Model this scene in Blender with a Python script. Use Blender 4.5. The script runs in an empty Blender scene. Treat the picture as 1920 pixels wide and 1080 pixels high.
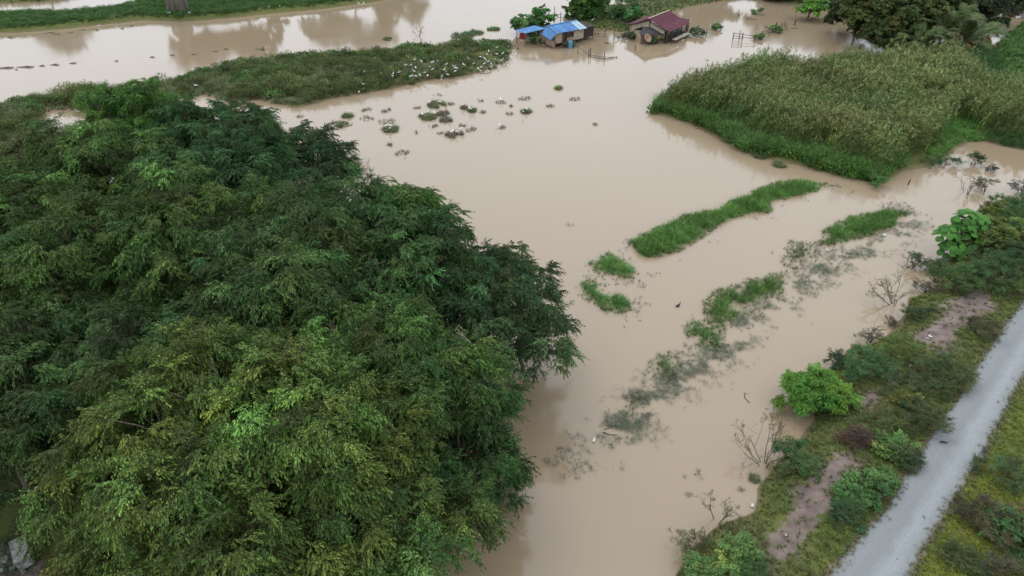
import bpy, math, random
import numpy as np
from mathutils import Vector, Matrix, Euler

R = math.radians
rng = np.random.RandomState(7)
random.seed(7)
scene = bpy.context.scene
COL = scene.collection

# ------------------------------------------------------------------ camera, sky, sun, exposure
CAM_H, PITCH, HFOV = 27.0, 33.0, 70.0
cam_data = bpy.data.cameras.new('camera')
cam = bpy.data.objects.new('camera', cam_data)
COL.objects.link(cam)
cam.location = (0, 0, CAM_H)
cam.rotation_euler = (R(90 - PITCH), 0, 0)
cam_data.sensor_width = 36
cam_data.lens = 18 / math.tan(R(HFOV / 2))
cam_data.clip_start = 0.5
cam_data.clip_end = 8000
scene.camera = cam

SUN_EL, SUN_AZ = R(58), R(-35)
world = bpy.data.worlds.new('World')
scene.world = world
world.use_nodes = True
nt = world.node_tree
nt.nodes.clear()
w_out = nt.nodes.new('ShaderNodeOutputWorld')
w_bg = nt.nodes.new('ShaderNodeBackground')
w_sky = nt.nodes.new('ShaderNodeTexSky')
w_sky.sky_type = 'NISHITA'
w_sky.sun_disc = False
w_sky.sun_elevation = SUN_EL
w_sky.sun_rotation = SUN_AZ
w_sky.air_density = 1.0
w_sky.dust_density = 2.0
w_tc = nt.nodes.new('ShaderNodeTexCoord')
w_noise = nt.nodes.new('ShaderNodeTexNoise')
w_noise.inputs['Scale'].default_value = 1.6
w_noise.inputs['Detail'].default_value = 4
w_ramp = nt.nodes.new('ShaderNodeValToRGB')
w_ramp.color_ramp.elements[0].position = 0.3
w_ramp.color_ramp.elements[0].color = (21.0, 22.6, 25.0, 1)
w_ramp.color_ramp.elements[1].position = 0.7
w_ramp.color_ramp.elements[1].color = (24.5, 26.2, 28.6, 1)
w_mix = nt.nodes.new('ShaderNodeMix')
w_mix.data_type = 'RGBA'
w_mix.inputs[0].default_value = 0.9
nt.links.new(w_tc.outputs['Generated'], w_noise.inputs['Vector'])
nt.links.new(w_noise.outputs['Fac'], w_ramp.inputs['Fac'])
nt.links.new(w_sky.outputs['Color'], w_mix.inputs[6])
# standard overcast sky: three times brighter overhead than at the horizon
w_sep = nt.nodes.new('ShaderNodeSeparateXYZ')
nt.links.new(w_tc.outputs['Generated'], w_sep.inputs[0])
w_el = nt.nodes.new('ShaderNodeMapRange')
w_el.inputs['From Min'].default_value = 0; w_el.inputs['From Max'].default_value = 1
w_el.inputs['To Min'].default_value = 0.50; w_el.inputs['To Max'].default_value = 1.0
nt.links.new(w_sep.outputs['Z'], w_el.inputs['Value'])
w_scl = nt.nodes.new('ShaderNodeVectorMath'); w_scl.operation = 'SCALE'
nt.links.new(w_ramp.outputs['Color'], w_scl.inputs[0]); nt.links.new(w_el.outputs[0], w_scl.inputs['Scale'])
nt.links.new(w_scl.outputs[0], w_mix.inputs[7])
nt.links.new(w_mix.outputs[2], w_bg.inputs['Color'])
w_bg.inputs['Strength'].default_value = 0.1
nt.links.new(w_bg.outputs[0], w_out.inputs[0])

sun_d = bpy.data.lights.new('sun', 'SUN')
sun_d.energy = 0.8
sun_d.angle = R(18)
sun_d.color = (1.0, 0.96, 0.9)
sun = bpy.data.objects.new('sun', sun_d)
COL.objects.link(sun)
sun.rotation_euler = (R(90) - SUN_EL, 0, -SUN_AZ + math.pi)
scene.view_settings.view_transform = 'Standard'
scene.view_settings.look = 'None'
scene.view_settings.exposure = 0.06
scene.view_settings.gamma = 1
scene.cycles.max_bounces = 4
scene.cycles.diffuse_bounces = 2
scene.cycles.glossy_bounces = 2
scene.cycles.transmission_bounces = 2
scene.cycles.use_denoising = True

# ------------------------------------------------------------------ where things stand
FPX = 960 / math.tan(R(HFOV / 2))
_cp, _sp = math.cos(R(PITCH)), math.sin(R(PITCH))


def G(px, py, z=0.0):
    """Point of the place at height z that was surveyed off the photograph at (px, py)."""
    u, v = (px - 960) / FPX, (540 - py) / FPX
    d = (u, _cp + v * _sp, -_sp + v * _cp)
    t = (z - CAM_H) / d[2]
    return np.array([u * t, d[1] * t, z])


def poly(pts, z=0.0):
    return np.array([G(x, y, z)[:2] for x, y in pts])


def inside(P, pg):
    x, y = P[:, 0], P[:, 1]
    r = np.zeros(len(P), bool)
    n = len(pg)
    for i in range(n):
        x1, y1 = pg[i]
        x2, y2 = pg[(i + 1) % n]
        if y1 == y2:
            continue
        c = ((y1 > y) != (y2 > y)) & (x < (x2 - x1) * (y - y1) / (y2 - y1) + x1)
        r ^= c
    return r


def sdist(P, pg):
    d = np.full(len(P), 1e9)
    n = len(pg)
    for i in range(n):
        a, b = pg[i], pg[(i + 1) % n]
        ab = b - a
        l2 = max((ab ** 2).sum(), 1e-9)
        t = np.clip(((P - a) @ ab) / l2, 0, 1)
        q = P - (a + t[:, None] * ab)
        d = np.minimum(d, (q ** 2).sum(1))
    d = np.sqrt(d)
    return np.where(inside(P, pg), d, -d)


def vnoise(P, scale, seed=0, octv=3):
    """cheap value noise, -1..1"""
    out = np.zeros(len(P))
    amp, tot = 1.0, 0.0
    for o in range(octv):
        q = P[:, :2] / scale * (2 ** o) + 31.7 * (o + 1) + seed * 17.3
        i = np.floor(q).astype(np.int64)
        f = q - i
        f = f * f * (3 - 2 * f)

        def h(ix, iy):
            n = (ix * 374761393 + iy * 668265263 + seed * 1442695041) & 0x7fffffff
            n = ((n ^ (n >> 13)) * 1274126177) & 0x7fffffff
            return ((n ^ (n >> 16)) & 0xffff) / 32767.5 - 1
        a = h(i[:, 0], i[:, 1]); b = h(i[:, 0] + 1, i[:, 1])
        c = h(i[:, 0], i[:, 1] + 1); d = h(i[:, 0] + 1, i[:, 1] + 1)
        out += amp * ((a * (1 - f[:, 0]) + b * f[:, 0]) * (1 - f[:, 1]) + (c * (1 - f[:, 0]) + d * f[:, 0]) * f[:, 1])
        tot += amp
        amp *= 0.5
    return out / tot


# ------------------------------------------------------------------ mesh helpers
class MB:
    def __init__(s):
        s.v, s.f, s.mk, s.mi = [], [], [], []
        s.cur = 0.0
        s.m = 0

    def add(s, vs, fs):
        o = len(s.v)
        s.v += [tuple(p) for p in vs]
        s.mk += [s.cur] * len(vs)
        s.f += [tuple(o + i for i in f) for f in fs]
        s.mi += [s.m] * len(fs)

    def box(s, c, size, rot=None, jitter=0):
        hx, hy, hz = size[0] / 2, size[1] / 2, size[2] / 2
        M = rot.to_matrix() if isinstance(rot, Euler) else rot
        vs = []
        for x, y, z in ((-1, -1, -1), (1, -1, -1), (1, 1, -1), (-1, 1, -1), (-1, -1, 1), (1, -1, 1), (1, 1, 1), (-1, 1, 1)):
            p = Vector((x * hx + random.uniform(-jitter, jitter), y * hy + random.uniform(-jitter, jitter), z * hz + random.uniform(-jitter, jitter)))
            if M is not None:
                p = M @ p
            vs.append((p.x + c[0], p.y + c[1], p.z + c[2]))
        s.add(vs, [(0, 3, 2, 1), (4, 5, 6, 7), (0, 1, 5, 4), (1, 2, 6, 5), (2, 3, 7, 6), (3, 0, 4, 7)])

    def bar(s, a, b, w, h=None, jitter=0):
        a, b = Vector(a), Vector(b)
        d = b - a
        q = d.to_track_quat('X', 'Z').to_matrix()
        s.box((a + b) / 2, (d.length, w, h or w), q, jitter)

    def tube(s, pts, rad, n=6, cap=True):
        pts = [Vector(p) for p in pts]
        rings = []
        for i, p in enumerate(pts):
            d = (pts[min(i + 1, len(pts) - 1)] - pts[max(i - 1, 0)])
            if d.length < 1e-6:
                d = Vector((0, 0, 1))
            d.normalize()
            u = d.cross(Vector((0.31, 0.95, 0.05)))
            if u.length < 0.1:
                u = d.cross(Vector((1, 0, 0)))
            u.normalize()
            w = d.cross(u)
            r = rad[i] if hasattr(rad, '__len__') else rad
            rings.append([p + (u * math.cos(2 * math.pi * k / n) + w * math.sin(2 * math.pi * k / n)) * r for k in range(n)])
        vs = [p for r_ in rings for p in r_]
        fs = []
        for i in range(len(pts) - 1):
            for k in range(n):
                a = i * n + k; b = i * n + (k + 1) % n
                fs.append((a, b, b + n, a + n))
        if cap:
            fs.append(tuple(range(n))[::-1])
            fs.append(tuple((len(pts) - 1) * n + k for k in range(n)))
        s.add(vs, fs)

    def build(s, name, mats, parent=None, loc=None, smooth=False):
        me = bpy.data.meshes.new(name)
        me.from_pydata(s.v, [], s.f)
        if not isinstance(mats, (list, tuple)):
            mats = [mats]
        for m in mats:
            me.materials.append(m)
        if len(mats) > 1:
            me.polygons.foreach_set('material_index', s.mi)
        if any(s.mk):
            at = me.attributes.new('mk', 'FLOAT', 'POINT')
            at.data.foreach_set('value', s.mk)
        if smooth:
            me.polygons.foreach_set('use_smooth', [True] * len(me.polygons))
        me.update()
        o = bpy.data.objects.new(name, me)
        COL.objects.link(o)
        if parent:
            o.parent = parent
        if loc is not None:
            o.location = loc
        return o


def tag(o, label=None, cat=None, group=None, kind=None):
    if label: o['label'] = label
    if cat: o['category'] = cat
    if group: o['group'] = group
    if kind: o['kind'] = kind
    return o


def thing(name, loc, label, cat, group=None, rz=0.0):
    o = bpy.data.objects.new(name, None)
    COL.objects.link(o)
    o.location = tuple(loc)
    o.rotation_euler = (0, 0, rz)
    return tag(o, label, cat, group)


def copy_tree(o, parent=None):
    c = o.copy()
    COL.objects.link(c)
    if parent:
        c.parent = parent
    for ch in o.children:
        copy_tree(ch, c)
    return c


# ------------------------------------------------------------------ materials
def mat(name, col, rough=0.8, var=0.25, scale=4.0, col2=None, bump=0.0, spec=0.3, stretch=None, metal=0.0):
    m = bpy.data.materials.new(name)
    m.use_nodes = True
    n, l = m.node_tree.nodes, m.node_tree.links
    b = n['Principled BSDF']
    b.inputs['Roughness'].default_value = rough
    b.inputs['Specular IOR Level'].default_value = spec
    b.inputs['Metallic'].default_value = metal
    tc = n.new('ShaderNodeTexCoord')
    mp = n.new('ShaderNodeMapping')
    if stretch: mp.inputs['Scale'].default_value = stretch
    no = n.new('ShaderNodeTexNoise')
    no.inputs['Scale'].default_value = scale
    no.inputs['Detail'].default_value = 6
    no.inputs['Roughness'].default_value = 0.65
    rp = n.new('ShaderNodeValToRGB')
    c2 = col2 or tuple(c * (1 - var) for c in col)
    c1 = col if col2 else tuple(min(1, c * (1 + var * 0.6)) for c in col)
    rp.color_ramp.elements[0].position = 0.35
    rp.color_ramp.elements[1].position = 0.68
    rp.color_ramp.elements[0].color = (*c2, 1)
    rp.color_ramp.elements[1].color = (*c1, 1)
    l.new(tc.outputs['Object'], mp.inputs['Vector'])
    l.new(mp.outputs[0], no.inputs['Vector'])
    l.new(no.outputs['Fac'], rp.inputs['Fac'])
    l.new(rp.outputs[0], b.inputs['Base Color'])
    if bump:
        bp = n.new('ShaderNodeBump')
        bp.inputs['Strength'].default_value = bump
        bp.inputs['Distance'].default_value = 0.05
        l.new(no.outputs['Fac'], bp.inputs['Height'])
        l.new(bp.outputs[0], b.inputs['Normal'])
    return m


def foliage_mat():
    m = bpy.data.materials.new('foliage')
    m.use_nodes = True
    n, l = m.node_tree.nodes, m.node_tree.links
    n.clear()
    out = n.new('ShaderNodeOutputMaterial')
    at = n.new('ShaderNodeAttribute'); at.attribute_type = 'INSTANCER'; at.attribute_name = 'tint'
    mk = n.new('ShaderNodeAttribute'); mk.attribute_type = 'GEOMETRY'; mk.attribute_name = 'mk'
    # mk: 0..1 leaf-to-leaf variation; above 1.5 = dry seed head; below -0.5 = woody twig
    mr = n.new('ShaderNodeMapRange')
    mr.inputs['From Min'].default_value = 0; mr.inputs['From Max'].default_value = 1
    mr.inputs['To Min'].default_value = 0.62; mr.inputs['To Max'].default_value = 1.42
    l.new(mk.outputs['Fac'], mr.inputs['Value'])
    mul = n.new('ShaderNodeVectorMath'); mul.operation = 'SCALE'
    l.new(at.outputs['Color'], mul.inputs[0]); l.new(mr.outputs[0], mul.inputs['Scale'])
    g1 = n.new('ShaderNodeMath'); g1.operation = 'GREATER_THAN'; g1.inputs[1].default_value = 1.5
    l.new(mk.outputs['Fac'], g1.inputs[0])
    mx = n.new('ShaderNodeMix'); mx.data_type = 'RGBA'
    mx.inputs[7].default_value = (0.165, 0.135, 0.066, 1)
    g3 = n.new('ShaderNodeMath'); g3.operation = 'MULTIPLY'; g3.inputs[1].default_value = 0.5; l.new(g1.outputs[0], g3.inputs[0]); l.new(g3.outputs[0], mx.inputs[0]); l.new(mul.outputs[0], mx.inputs[6])
    g2 = n.new('ShaderNodeMath'); g2.operation = 'LESS_THAN'; g2.inputs[1].default_value = -0.5
    l.new(mk.outputs['Fac'], g2.inputs[0])
    mx2 = n.new('ShaderNodeMix'); mx2.data_type = 'RGBA'
    mx2.inputs[7].default_value = (0.055, 0.052, 0.03, 1)
    l.new(g2.outputs[0], mx2.inputs[0]); l.new(mx.outputs[2], mx2.inputs[6])
    b = n.new('ShaderNodeBsdfPrincipled')
    b.inputs['Roughness'].default_value = 0.55
    b.inputs['Specular IOR Level'].default_value = 0.16
    l.new(mx2.outputs[2], b.inputs['Base Color'])
    t = n.new('ShaderNodeBsdfTranslucent')
    l.new(mx2.outputs[2], t.inputs['Color'])
    ms = n.new('ShaderNodeMixShader'); ms.inputs[0].default_value = 0.18
    l.new(b.outputs[0], ms.inputs[1]); l.new(t.outputs[0], ms.inputs[2])
    l.new(ms.outputs[0], out.inputs[0])
    return m


FOL = foliage_mat()
M_bark = mat('bark', (0.13, 0.10, 0.07), 0.9, 0.4, 3, bump=0.5)
M_twig = mat('dry_twig', (0.15, 0.12, 0.075), 0.9, 0.3, 5)
M_grey = mat('weathered_wood', (0.12, 0.095, 0.075), 0.85, 0.35, 6, stretch=(1, 1, 6))
M_dark = mat('old_dark_wood', (0.05, 0.038, 0.03), 0.85, 0.35, 6)
M_plank = mat('pale_plank', (0.30, 0.215, 0.145), 0.8, 0.35, 2.5, bump=0.2)
M_cream = mat('cream_board', (0.34, 0.29, 0.21), 0.75, 0.25, 2)
M_blue = mat('blue_sheet_metal', (0.050, 0.150, 0.32), 0.55, 0.3, 1.2, spec=0.25)
M_pale = mat('pale_blue_sheet', (0.22, 0.32, 0.39), 0.45, 0.2, 1.5, spec=0.5)
M_red = mat('maroon_sheet_metal', (0.070, 0.011, 0.022), 0.6, 0.4, 0.9, spec=0.18)
M_net = mat('dark_shade_net', (0.04, 0.028, 0.024), 0.9, 0.4, 5)
M_black = mat('tarred_sheet', (0.028, 0.026, 0.028), 0.7, 0.3, 2)
M_teal = mat('teal_cloth', (0.10, 0.24, 0.27), 0.8, 0.3, 3)
M_barrel = mat('blue_plastic', (0.09, 0.22, 0.34), 0.4, 0.15, 2)
M_rust = mat('rusty_dish', (0.24, 0.15, 0.09), 0.7, 0.35, 4)
M_red2 = mat('red_cloth', (0.25, 0.03, 0.03), 0.8, 0.3, 3)
M_white = mat('white_plastic', (0.55, 0.55, 0.55), 0.5, 0.1, 5)
M_feather = mat('white_feather', (0.62, 0.62, 0.59), 0.7, 0.05, 8)
M_yellow = mat('yellow_bill', (0.55, 0.38, 0.05), 0.5, 0.1, 5)
M_leg = mat('dark_leg', (0.05, 0.05, 0.045), 0.7, 0.1, 5)
M_purple = mat('lilac_plastic', (0.32, 0.22, 0.38), 0.5, 0.15, 5)
M_concrete = mat('mossy_concrete', (0.27, 0.27, 0.25), 0.9, 0.4, 5, col2=(0.07, 0.08, 0.06), bump=0.3)
M_stone = mat('mud_stone', (0.16, 0.15, 0.14), 0.9, 0.3, 3)
M_straw = mat('straw_debris', (0.12, 0.10, 0.07), 0.95, 0.45, 12, bump=0.5)


def water_mat():
    m = bpy.data.materials.new('flood_water')
    m.use_nodes = True
    n, l = m.node_tree.nodes, m.node_tree.links
    b = n['Principled BSDF']
    b.inputs['IOR'].default_value = 1.47
    b.inputs['Specular IOR Level'].default_value = 0.5
    tc = n.new('ShaderNodeTexCoord')
    # silt: slow colour change over tens of metres
    no = n.new('ShaderNodeTexNoise'); no.inputs['Scale'].default_value = 0.02; no.inputs['Detail'].default_value = 5
    rp = n.new('ShaderNodeValToRGB')
    rp.color_ramp.elements[0].position = 0.3; rp.color_ramp.elements[0].color = (0.206, 0.154, 0.098, 1)
    rp.color_ramp.elements[1].position = 0.7; rp.color_ramp.elements[1].color = (0.224, 0.170, 0.110, 1)
    l.new(tc.outputs['Object'], no.inputs['Vector']); l.new(no.outputs['Fac'], rp.inputs['Fac'])
    l.new(rp.outputs[0], b.inputs['Base Color'])
    # faint wind and current ripples
    mp = n.new('ShaderNodeMapping'); mp.inputs['Scale'].default_value = (0.7, 1.7, 1)
    n1 = n.new('ShaderNodeTexNoise'); n1.inputs['Scale'].default_value = 1.3; n1.inputs['Detail'].default_value = 4
    n2 = n.new('ShaderNodeTexNoise'); n2.inputs['Scale'].default_value = 0.05; n2.inputs['Detail'].default_value = 3
    rr = n.new('ShaderNodeMapRange')
    rr.inputs['From Min'].default_value = 0.42; rr.inputs['From Max'].default_value = 0.6
    rr.inputs['To Min'].default_value = 0.05; rr.inputs['To Max'].default_value = 0.14
    l.new(tc.outputs['Object'], mp.inputs[0]); l.new(mp.outputs[0], n1.inputs['Vector'])
    l.new(tc.outputs['Object'], n2.inputs['Vector']); l.new(n2.outputs['Fac'], rr.inputs['Value'])
    l.new(rr.outputs[0], b.inputs['Roughness'])
    bp = n.new('ShaderNodeBump'); bp.inputs['Strength'].default_value = 0.05; bp.inputs['Distance'].default_value = 0.08
    l.new(n1.outputs['Fac'], bp.inputs['Height']); l.new(bp.outputs[0], b.inputs['Normal'])
    return m


def ground_mat():
    m = bpy.data.materials.new('bank_ground')
    m.use_nodes = True
    n, l = m.node_tree.nodes, m.node_tree.links
    b = n['Principled BSDF']
    b.inputs['Roughness'].default_value = 0.9
    b.inputs['Specular IOR Level'].default_value = 0.2
    tc = n.new('ShaderNodeTexCoord')

    def noise(sc, det=6, ro=0.6):
        x = n.new('ShaderNodeTexNoise'); x.inputs['Scale'].default_value = sc; x.inputs['Detail'].default_value = det
        x.inputs['Roughness'].default_value = ro
        l.new(tc.outputs['Object'], x.inputs['Vector']); return x

    def ramp(src, p0, c0, p1, c1):
        x = n.new('ShaderNodeValToRGB')
        x.color_ramp.elements[0].position = p0; x.color_ramp.elements[0].color = (*c0, 1)
        x.color_ramp.elements[1].position = p1; x.color_ramp.elements[1].color = (*c1, 1)
        l.new(src, x.inputs['Fac']); return x
    na, nb = noise(0.5), noise(3.5, 8, 0.7)
    grass = ramp(na.outputs['Fac'], 0.35, (0.050, 0.068, 0.014), 0.65, (0.090, 0.090, 0.024))
    nc = noise(1.1, 7, 0.7)
    soil = ramp(nc.outputs['Fac'], 0.32, (0.065, 0.045, 0.040), 0.66, (0.185, 0.140, 0.122))
    mud = ramp(nb.outputs['Fac'], 0.3, (0.10, 0.07, 0.042), 0.7, (0.17, 0.12, 0.075))
    a1 = n.new('ShaderNodeAttribute'); a1.attribute_name = 'bare'
    a2 = n.new('ShaderNodeAttribute'); a2.attribute_name = 'wet'
    ad = n.new('ShaderNodeMath'); ad.operation = 'MULTIPLY_ADD'; ad.inputs[1].default_value = 1.6; ad.inputs[2].default_value = -0.8
    l.new(nb.outputs['Fac'], ad.inputs[0])
    ad2 = n.new('ShaderNodeMath'); ad2.operation = 'ADD'
    l.new(ad.outputs[0], ad2.inputs[0]); l.new(a1.outputs['Fac'], ad2.inputs[1])
    th = ramp(ad2.outputs[0], 0.4, (0, 0, 0), 0.6, (1, 1, 1))
    m1 = n.new('ShaderNodeMix'); m1.data_type = 'RGBA'
    l.new(th.outputs[0], m1.inputs[0]); l.new(grass.outputs[0], m1.inputs[6]); l.new(soil.outputs[0], m1.inputs[7])
    m2 = n.new('ShaderNodeMix'); m2.data_type = 'RGBA'
    l.new(a2.outputs['Fac'], m2.inputs[0]); l.new(m1.outputs[2], m2.inputs[6]); l.new(mud.outputs[0], m2.inputs[7])
    l.new(m2.outputs[2], b.inputs['Base Color'])
    bp = n.new('ShaderNodeBump'); bp.inputs['Strength'].default_value = 0.6; bp.inputs['Distance'].default_value = 0.06
    l.new(nb.outputs['Fac'], bp.inputs['Height']); l.new(bp.outputs[0], b.inputs['Normal'])
    return m


# ------------------------------------------------------------------ the lie of the land (surveyed outlines)
LAND = {}
LAND['right'] = (poly([(1960, 330), (1905, 385), (1860, 400), (1822, 405), (1800, 430), (1785, 465), (1775, 495), (1742, 512), (1765, 545),
                       (1705, 562), (1690, 612), (1640, 645), (1592, 655), (1560, 692), (1490, 735), (1500, 752), (1527, 768), (1524, 795),
                       (1500, 832), (1468, 858), (1425, 908), (1412, 962), (1345, 985), (1295, 1040), (1262, 1090), (1235, 1220),
                       (1235, 1500), (2900, 1500), (2700, 500), (2500, 300)]), 0.9, 3.0)
LAND['scrub'] = (poly([(-400, 275), (0, 203), (60, 186), (140, 168), (260, 168), (340, 148), (450, 120), (600, 106), (690, 104), (760, 92),
                       (850, 84), (900, 84), (960, 82), (975, 92), (960, 108), (930, 130), (890, 137), (850, 146), (800, 150), (760, 160),
                       (700, 172), (640, 181), (600, 188), (560, 200), (520, 197), (480, 186), (430, 192), (380, 178), (335, 186), (310, 230),
                       (240, 262), (190, 225), (150, 207), (95, 207), (60, 250), (-400, 330)]), 0.3, 1.8)
LAND['grove'] = (poly([(-700, 560), (250, 560), (500, 760), (620, 900), (600, 1500), (-700, 1500)]), 0.5, 3.0)
LAND['reeds'] = (poly([(1222, 212), (1235, 180), (1300, 165), (1380, 146), (1480, 143), (1600, 140), (1700, 125), (1800, 118), (1862, 95),
                       (1880, 70), (1925, 38), (2050, -20), (2600, -60), (2600, 330), (2100, 300), (1925, 281), (1880, 272), (1832, 262),
                       (1800, 270), (1762, 298), (1720, 318), (1640, 342), (1575, 330), (1470, 300), (1395, 285), (1350, 258), (1300, 232), (1255, 218)]), 0.35, 2.0)
LAND['far_left'] = (poly([(-500, 95), (0, 63), (60, 60), (140, 53), (200, 46), (270, 39), (340, 42), (430, 35), (500, 27), (600, 18),
                          (660, 10), (730, 0), (820, -25), (900, -60), (600, -75), (380, -35), (300, -10), (265, 5), (205, 19), (130, 26),
                          (60, 26), (0, 28), (-500, 50)]), 0.7, 2.5)
LAND['far_left_back'] = (poly([(-500, 22), (0, 8), (70, 5), (130, -4), (250, -40), (-500, -60)]), 0.5, 2.5)
LAND['hut_bank'] = (poly([(1062, 38), (1085, 48), (1120, 56), (1175, 62), (1190, 48), (1235, 30), (1290, 14), (1340, 5), (1420, -6), (1500, -20),
                          (1560, -60), (1250, -60), (1170, -5), (1190, 8), (1165, 12), (1120, 12), (1075, 25)]), 0.4, 2.0)
LAND['far_right'] = (poly([(1400, -4), (1445, 4), (1510, 8), (1560, 22), (1610, 62), (1640, 85), (1700, 90), (1760, 70), (1835, 40), (1850, 10),
                           (1900, 22), (2000, 15), (2300, -20), (2300, -80), (1450, -80)]), 0.35, 2.5)
LAND['yard'] = (poly([(968, 72), (985, 60), (1030, 62), (1075, 72), (1060, 86), (1030, 84), (990, 80)]), 0.04, 1.5)
LAND['shoal'] = (poly([(1335, 240), (1395, 262), (1440, 285), (1380, 285), (1345, 262), (1312, 243)]), 0.05, 1.0)

STRIPS = [
    # outline, label, blades per m2, tint, lowness
    ([(1168, 458), (1180, 448), (1230, 425), (1280, 405), (1340, 393), (1370, 373), (1420, 355), (1460, 342), (1500, 338), (1552, 344), (1538, 354),
      (1520, 368), (1455, 378), (1440, 402), (1400, 405), (1345, 428), (1312, 450), (1270, 474), (1215, 490), (1188, 482)],
     'longest strip of bright green grass rising from the water below the reed bed', 11, (0.10, 0.20, 0.045), 1.0),
    ([(1105, 492), (1140, 474), (1170, 485), (1202, 508), (1192, 528), (1160, 520), (1130, 518), (1110, 507)],
     'small green grass patch at the left end of the longest grass strip', 9, (0.09, 0.18, 0.045), 0.9),
    ([(1078, 530), (1098, 518), (1122, 533), (1138, 552), (1165, 545), (1187, 565), (1188, 582), (1152, 590), (1112, 572), (1084, 553)],
     'crescent-shaped green grass patch beside the tip of the overhanging tree', 9, (0.085, 0.18, 0.045), 0.95),
    ([(1535, 457), (1543, 432), (1570, 414), (1600, 405), (1650, 394), (1702, 398), (1684, 430), (1640, 440), (1590, 452), (1560, 462)],
     'thick green grass patch with white litter at its edge, nearest the round-leaved bush', 11, (0.095, 0.185, 0.045), 1.0),
    ([(1463, 482), (1478, 454), (1520, 452), (1542, 460), (1534, 488), (1505, 507), (1466, 500)],
     'thin greyish grass patch half under water between two green grass strips', 5, (0.10, 0.13, 0.07), 0.7),
    ([(1318, 565), (1345, 545), (1390, 528), (1430, 518), (1467, 508), (1466, 550), (1415, 572), (1388, 606), (1322, 604)],
     'ragged green grass strip in mid water in line with the crescent patch', 9, (0.10, 0.175, 0.045), 0.9),
    ([(1278, 612), (1300, 600), (1325, 612), (1338, 590), (1362, 600), (1356, 650), (1332, 660), (1290, 637)],
     'horseshoe-shaped green grass patch below the small dark water bird', 9, (0.09, 0.175, 0.045), 0.9),
    ([(1208, 690), (1228, 664), (1252, 660), (1276, 678), (1266, 712), (1222, 712)],
     'upright thin grass tuft patch standing alone in brown water', 6, (0.095, 0.14, 0.05), 0.9),
    ([(1150, 768), (1178, 735), (1204, 738), (1192, 778), (1158, 784)],
     'olive half-drowned grass patch just above the floating dark stick', 6, (0.10, 0.115, 0.05), 0.75),
]
for i_, st in enumerate(STRIPS):
    LAND['strip%d' % i_] = (poly(st[0]), -0.10, 0.8)

TL = [(2010, 430), (1950, 512), (1908, 574), (1844, 663), (1800, 736), (1719, 852), (1657, 954), (1594, 1025), (1549, 1078), (1440, 1210)]
TR = [(2060, 490), (1985, 606), (1920, 710), (1897, 752), (1850, 845), (1792, 939), (1751, 1002), (1714, 1074), (1630, 1240)]
ROAD_Z = 0.95
TRACK = poly(TL + TR[::-1], ROAD_Z)
BARE = [poly(p, 0.8) for p in (
    [(1702, 625), (1755, 585), (1800, 545), (1845, 528), (1862, 550), (1882, 592), (1838, 600), (1800, 630), (1803, 668), (1745, 655), (1715, 645)],
    [(1590, 755), (1640, 732), (1662, 748), (1615, 772)],
    [(1655, 700), (1680, 695), (1690, 720), (1662, 730)],
    [(-80, 990), (50, 1005), (90, 1100), (-80, 1140)],
    [(1530, 850), (1560, 832), (1632, 868), (1634, 890), (1582, 902), (1574, 958), (1556, 1000), (1515, 1022), (1482, 1075), (1440, 1075), (1415, 1015),
     (1440, 975), (1475, 955), (1480, 905), (1535, 888)])]


TIPX = G(885, 110)[0]


def height(P):
    z = np.full(len(P), -1.2)
    for k, (pg, h, run) in LAND.items():
        d = sdist(P, pg) + vnoise(P, 1.6, 3) * (0.35 if h > 0.06 else 0.15) + (vnoise(P, 4.0, 13) * 2.2 - np.clip((P[:, 0] - TIPX) / 5, 0, 1) * (1.2 - 1.6 * vnoise(P, 2.0, 15)) if k == 'scrub' else (vnoise(P, 3.5, 14) * 1.0 if k == 'reeds' else 0))
        t = np.clip(d / run, 0, 1)
        up = h * (1 - (1 - t) ** 2)
        zz = np.where(d > 0, up + 0.02, np.maximum(-1.2, d * 0.35 - 0.005))
        z = np.maximum(z, zz)
    z += np.where(z > 0.1, vnoise(P, 2.3, 5) * 0.07, 0)
    d = sdist(P, TRACK)
    w = np.clip((d + 1.5) / 1.5, 0, 1)
    return z * (1 - w) + (ROAD_Z - 0.03) * w


def axis(lo, hi, step, far):
    a = list(np.arange(lo, hi + 1e-6, step))
    s, x = step, hi
    right = []
    while x < far:
        s *= 1.5; x += s; right.append(x)
    s, x = step, lo
    left = []
    while x > -far:
        s *= 1.5; x -= s; left.append(x)
    return np.array(left[::-1] + a + right)


gx, gy = axis(-105, 105, 0.45, 3500), axis(6, 165, 0.45, 3500)
XX, YY = np.meshgrid(gx, gy)
PP = np.stack([XX.ravel(), YY.ravel()], 1)
ZZ = height(PP)
nx, ny = len(gx), len(gy)
idx = np.arange(nx * ny).reshape(ny, nx)
F = np.stack([idx[:-1, :-1], idx[:-1, 1:], idx[1:, 1:], idx[1:, :-1]], -1).reshape(-1, 4)
me = bpy.data.meshes.new('ground')
me.vertices.add(len(PP)); me.vertices.foreach_set('co', np.column_stack([PP, ZZ]).astype(np.float32).ravel())
me.loops.add(F.size); me.loops.foreach_set('vertex_index', F.ravel().astype(np.int32))
me.polygons.add(len(F)); me.polygons.foreach_set('loop_start', np.arange(0, F.size, 4, dtype=np.int32))
me.polygons.foreach_set('use_smooth', np.ones(len(F), bool))
me.update(calc_edges=True)
bare = np.zeros(len(PP))
for pg in BARE:
    bare = np.maximum(bare, np.clip(sdist(PP, pg) / 1.2 + 0.5 + vnoise(PP, 1.3, 9) * 0.9, 0, 1))
dl = sdist(PP, LAND['right'][0])
bare = np.maximum(bare, np.clip(sdist(PP, TRACK) / 0.8 + 0.75, 0, 1) * 0.8)
wet = np.clip(1 - ZZ / 0.22, 0, 1)
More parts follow.
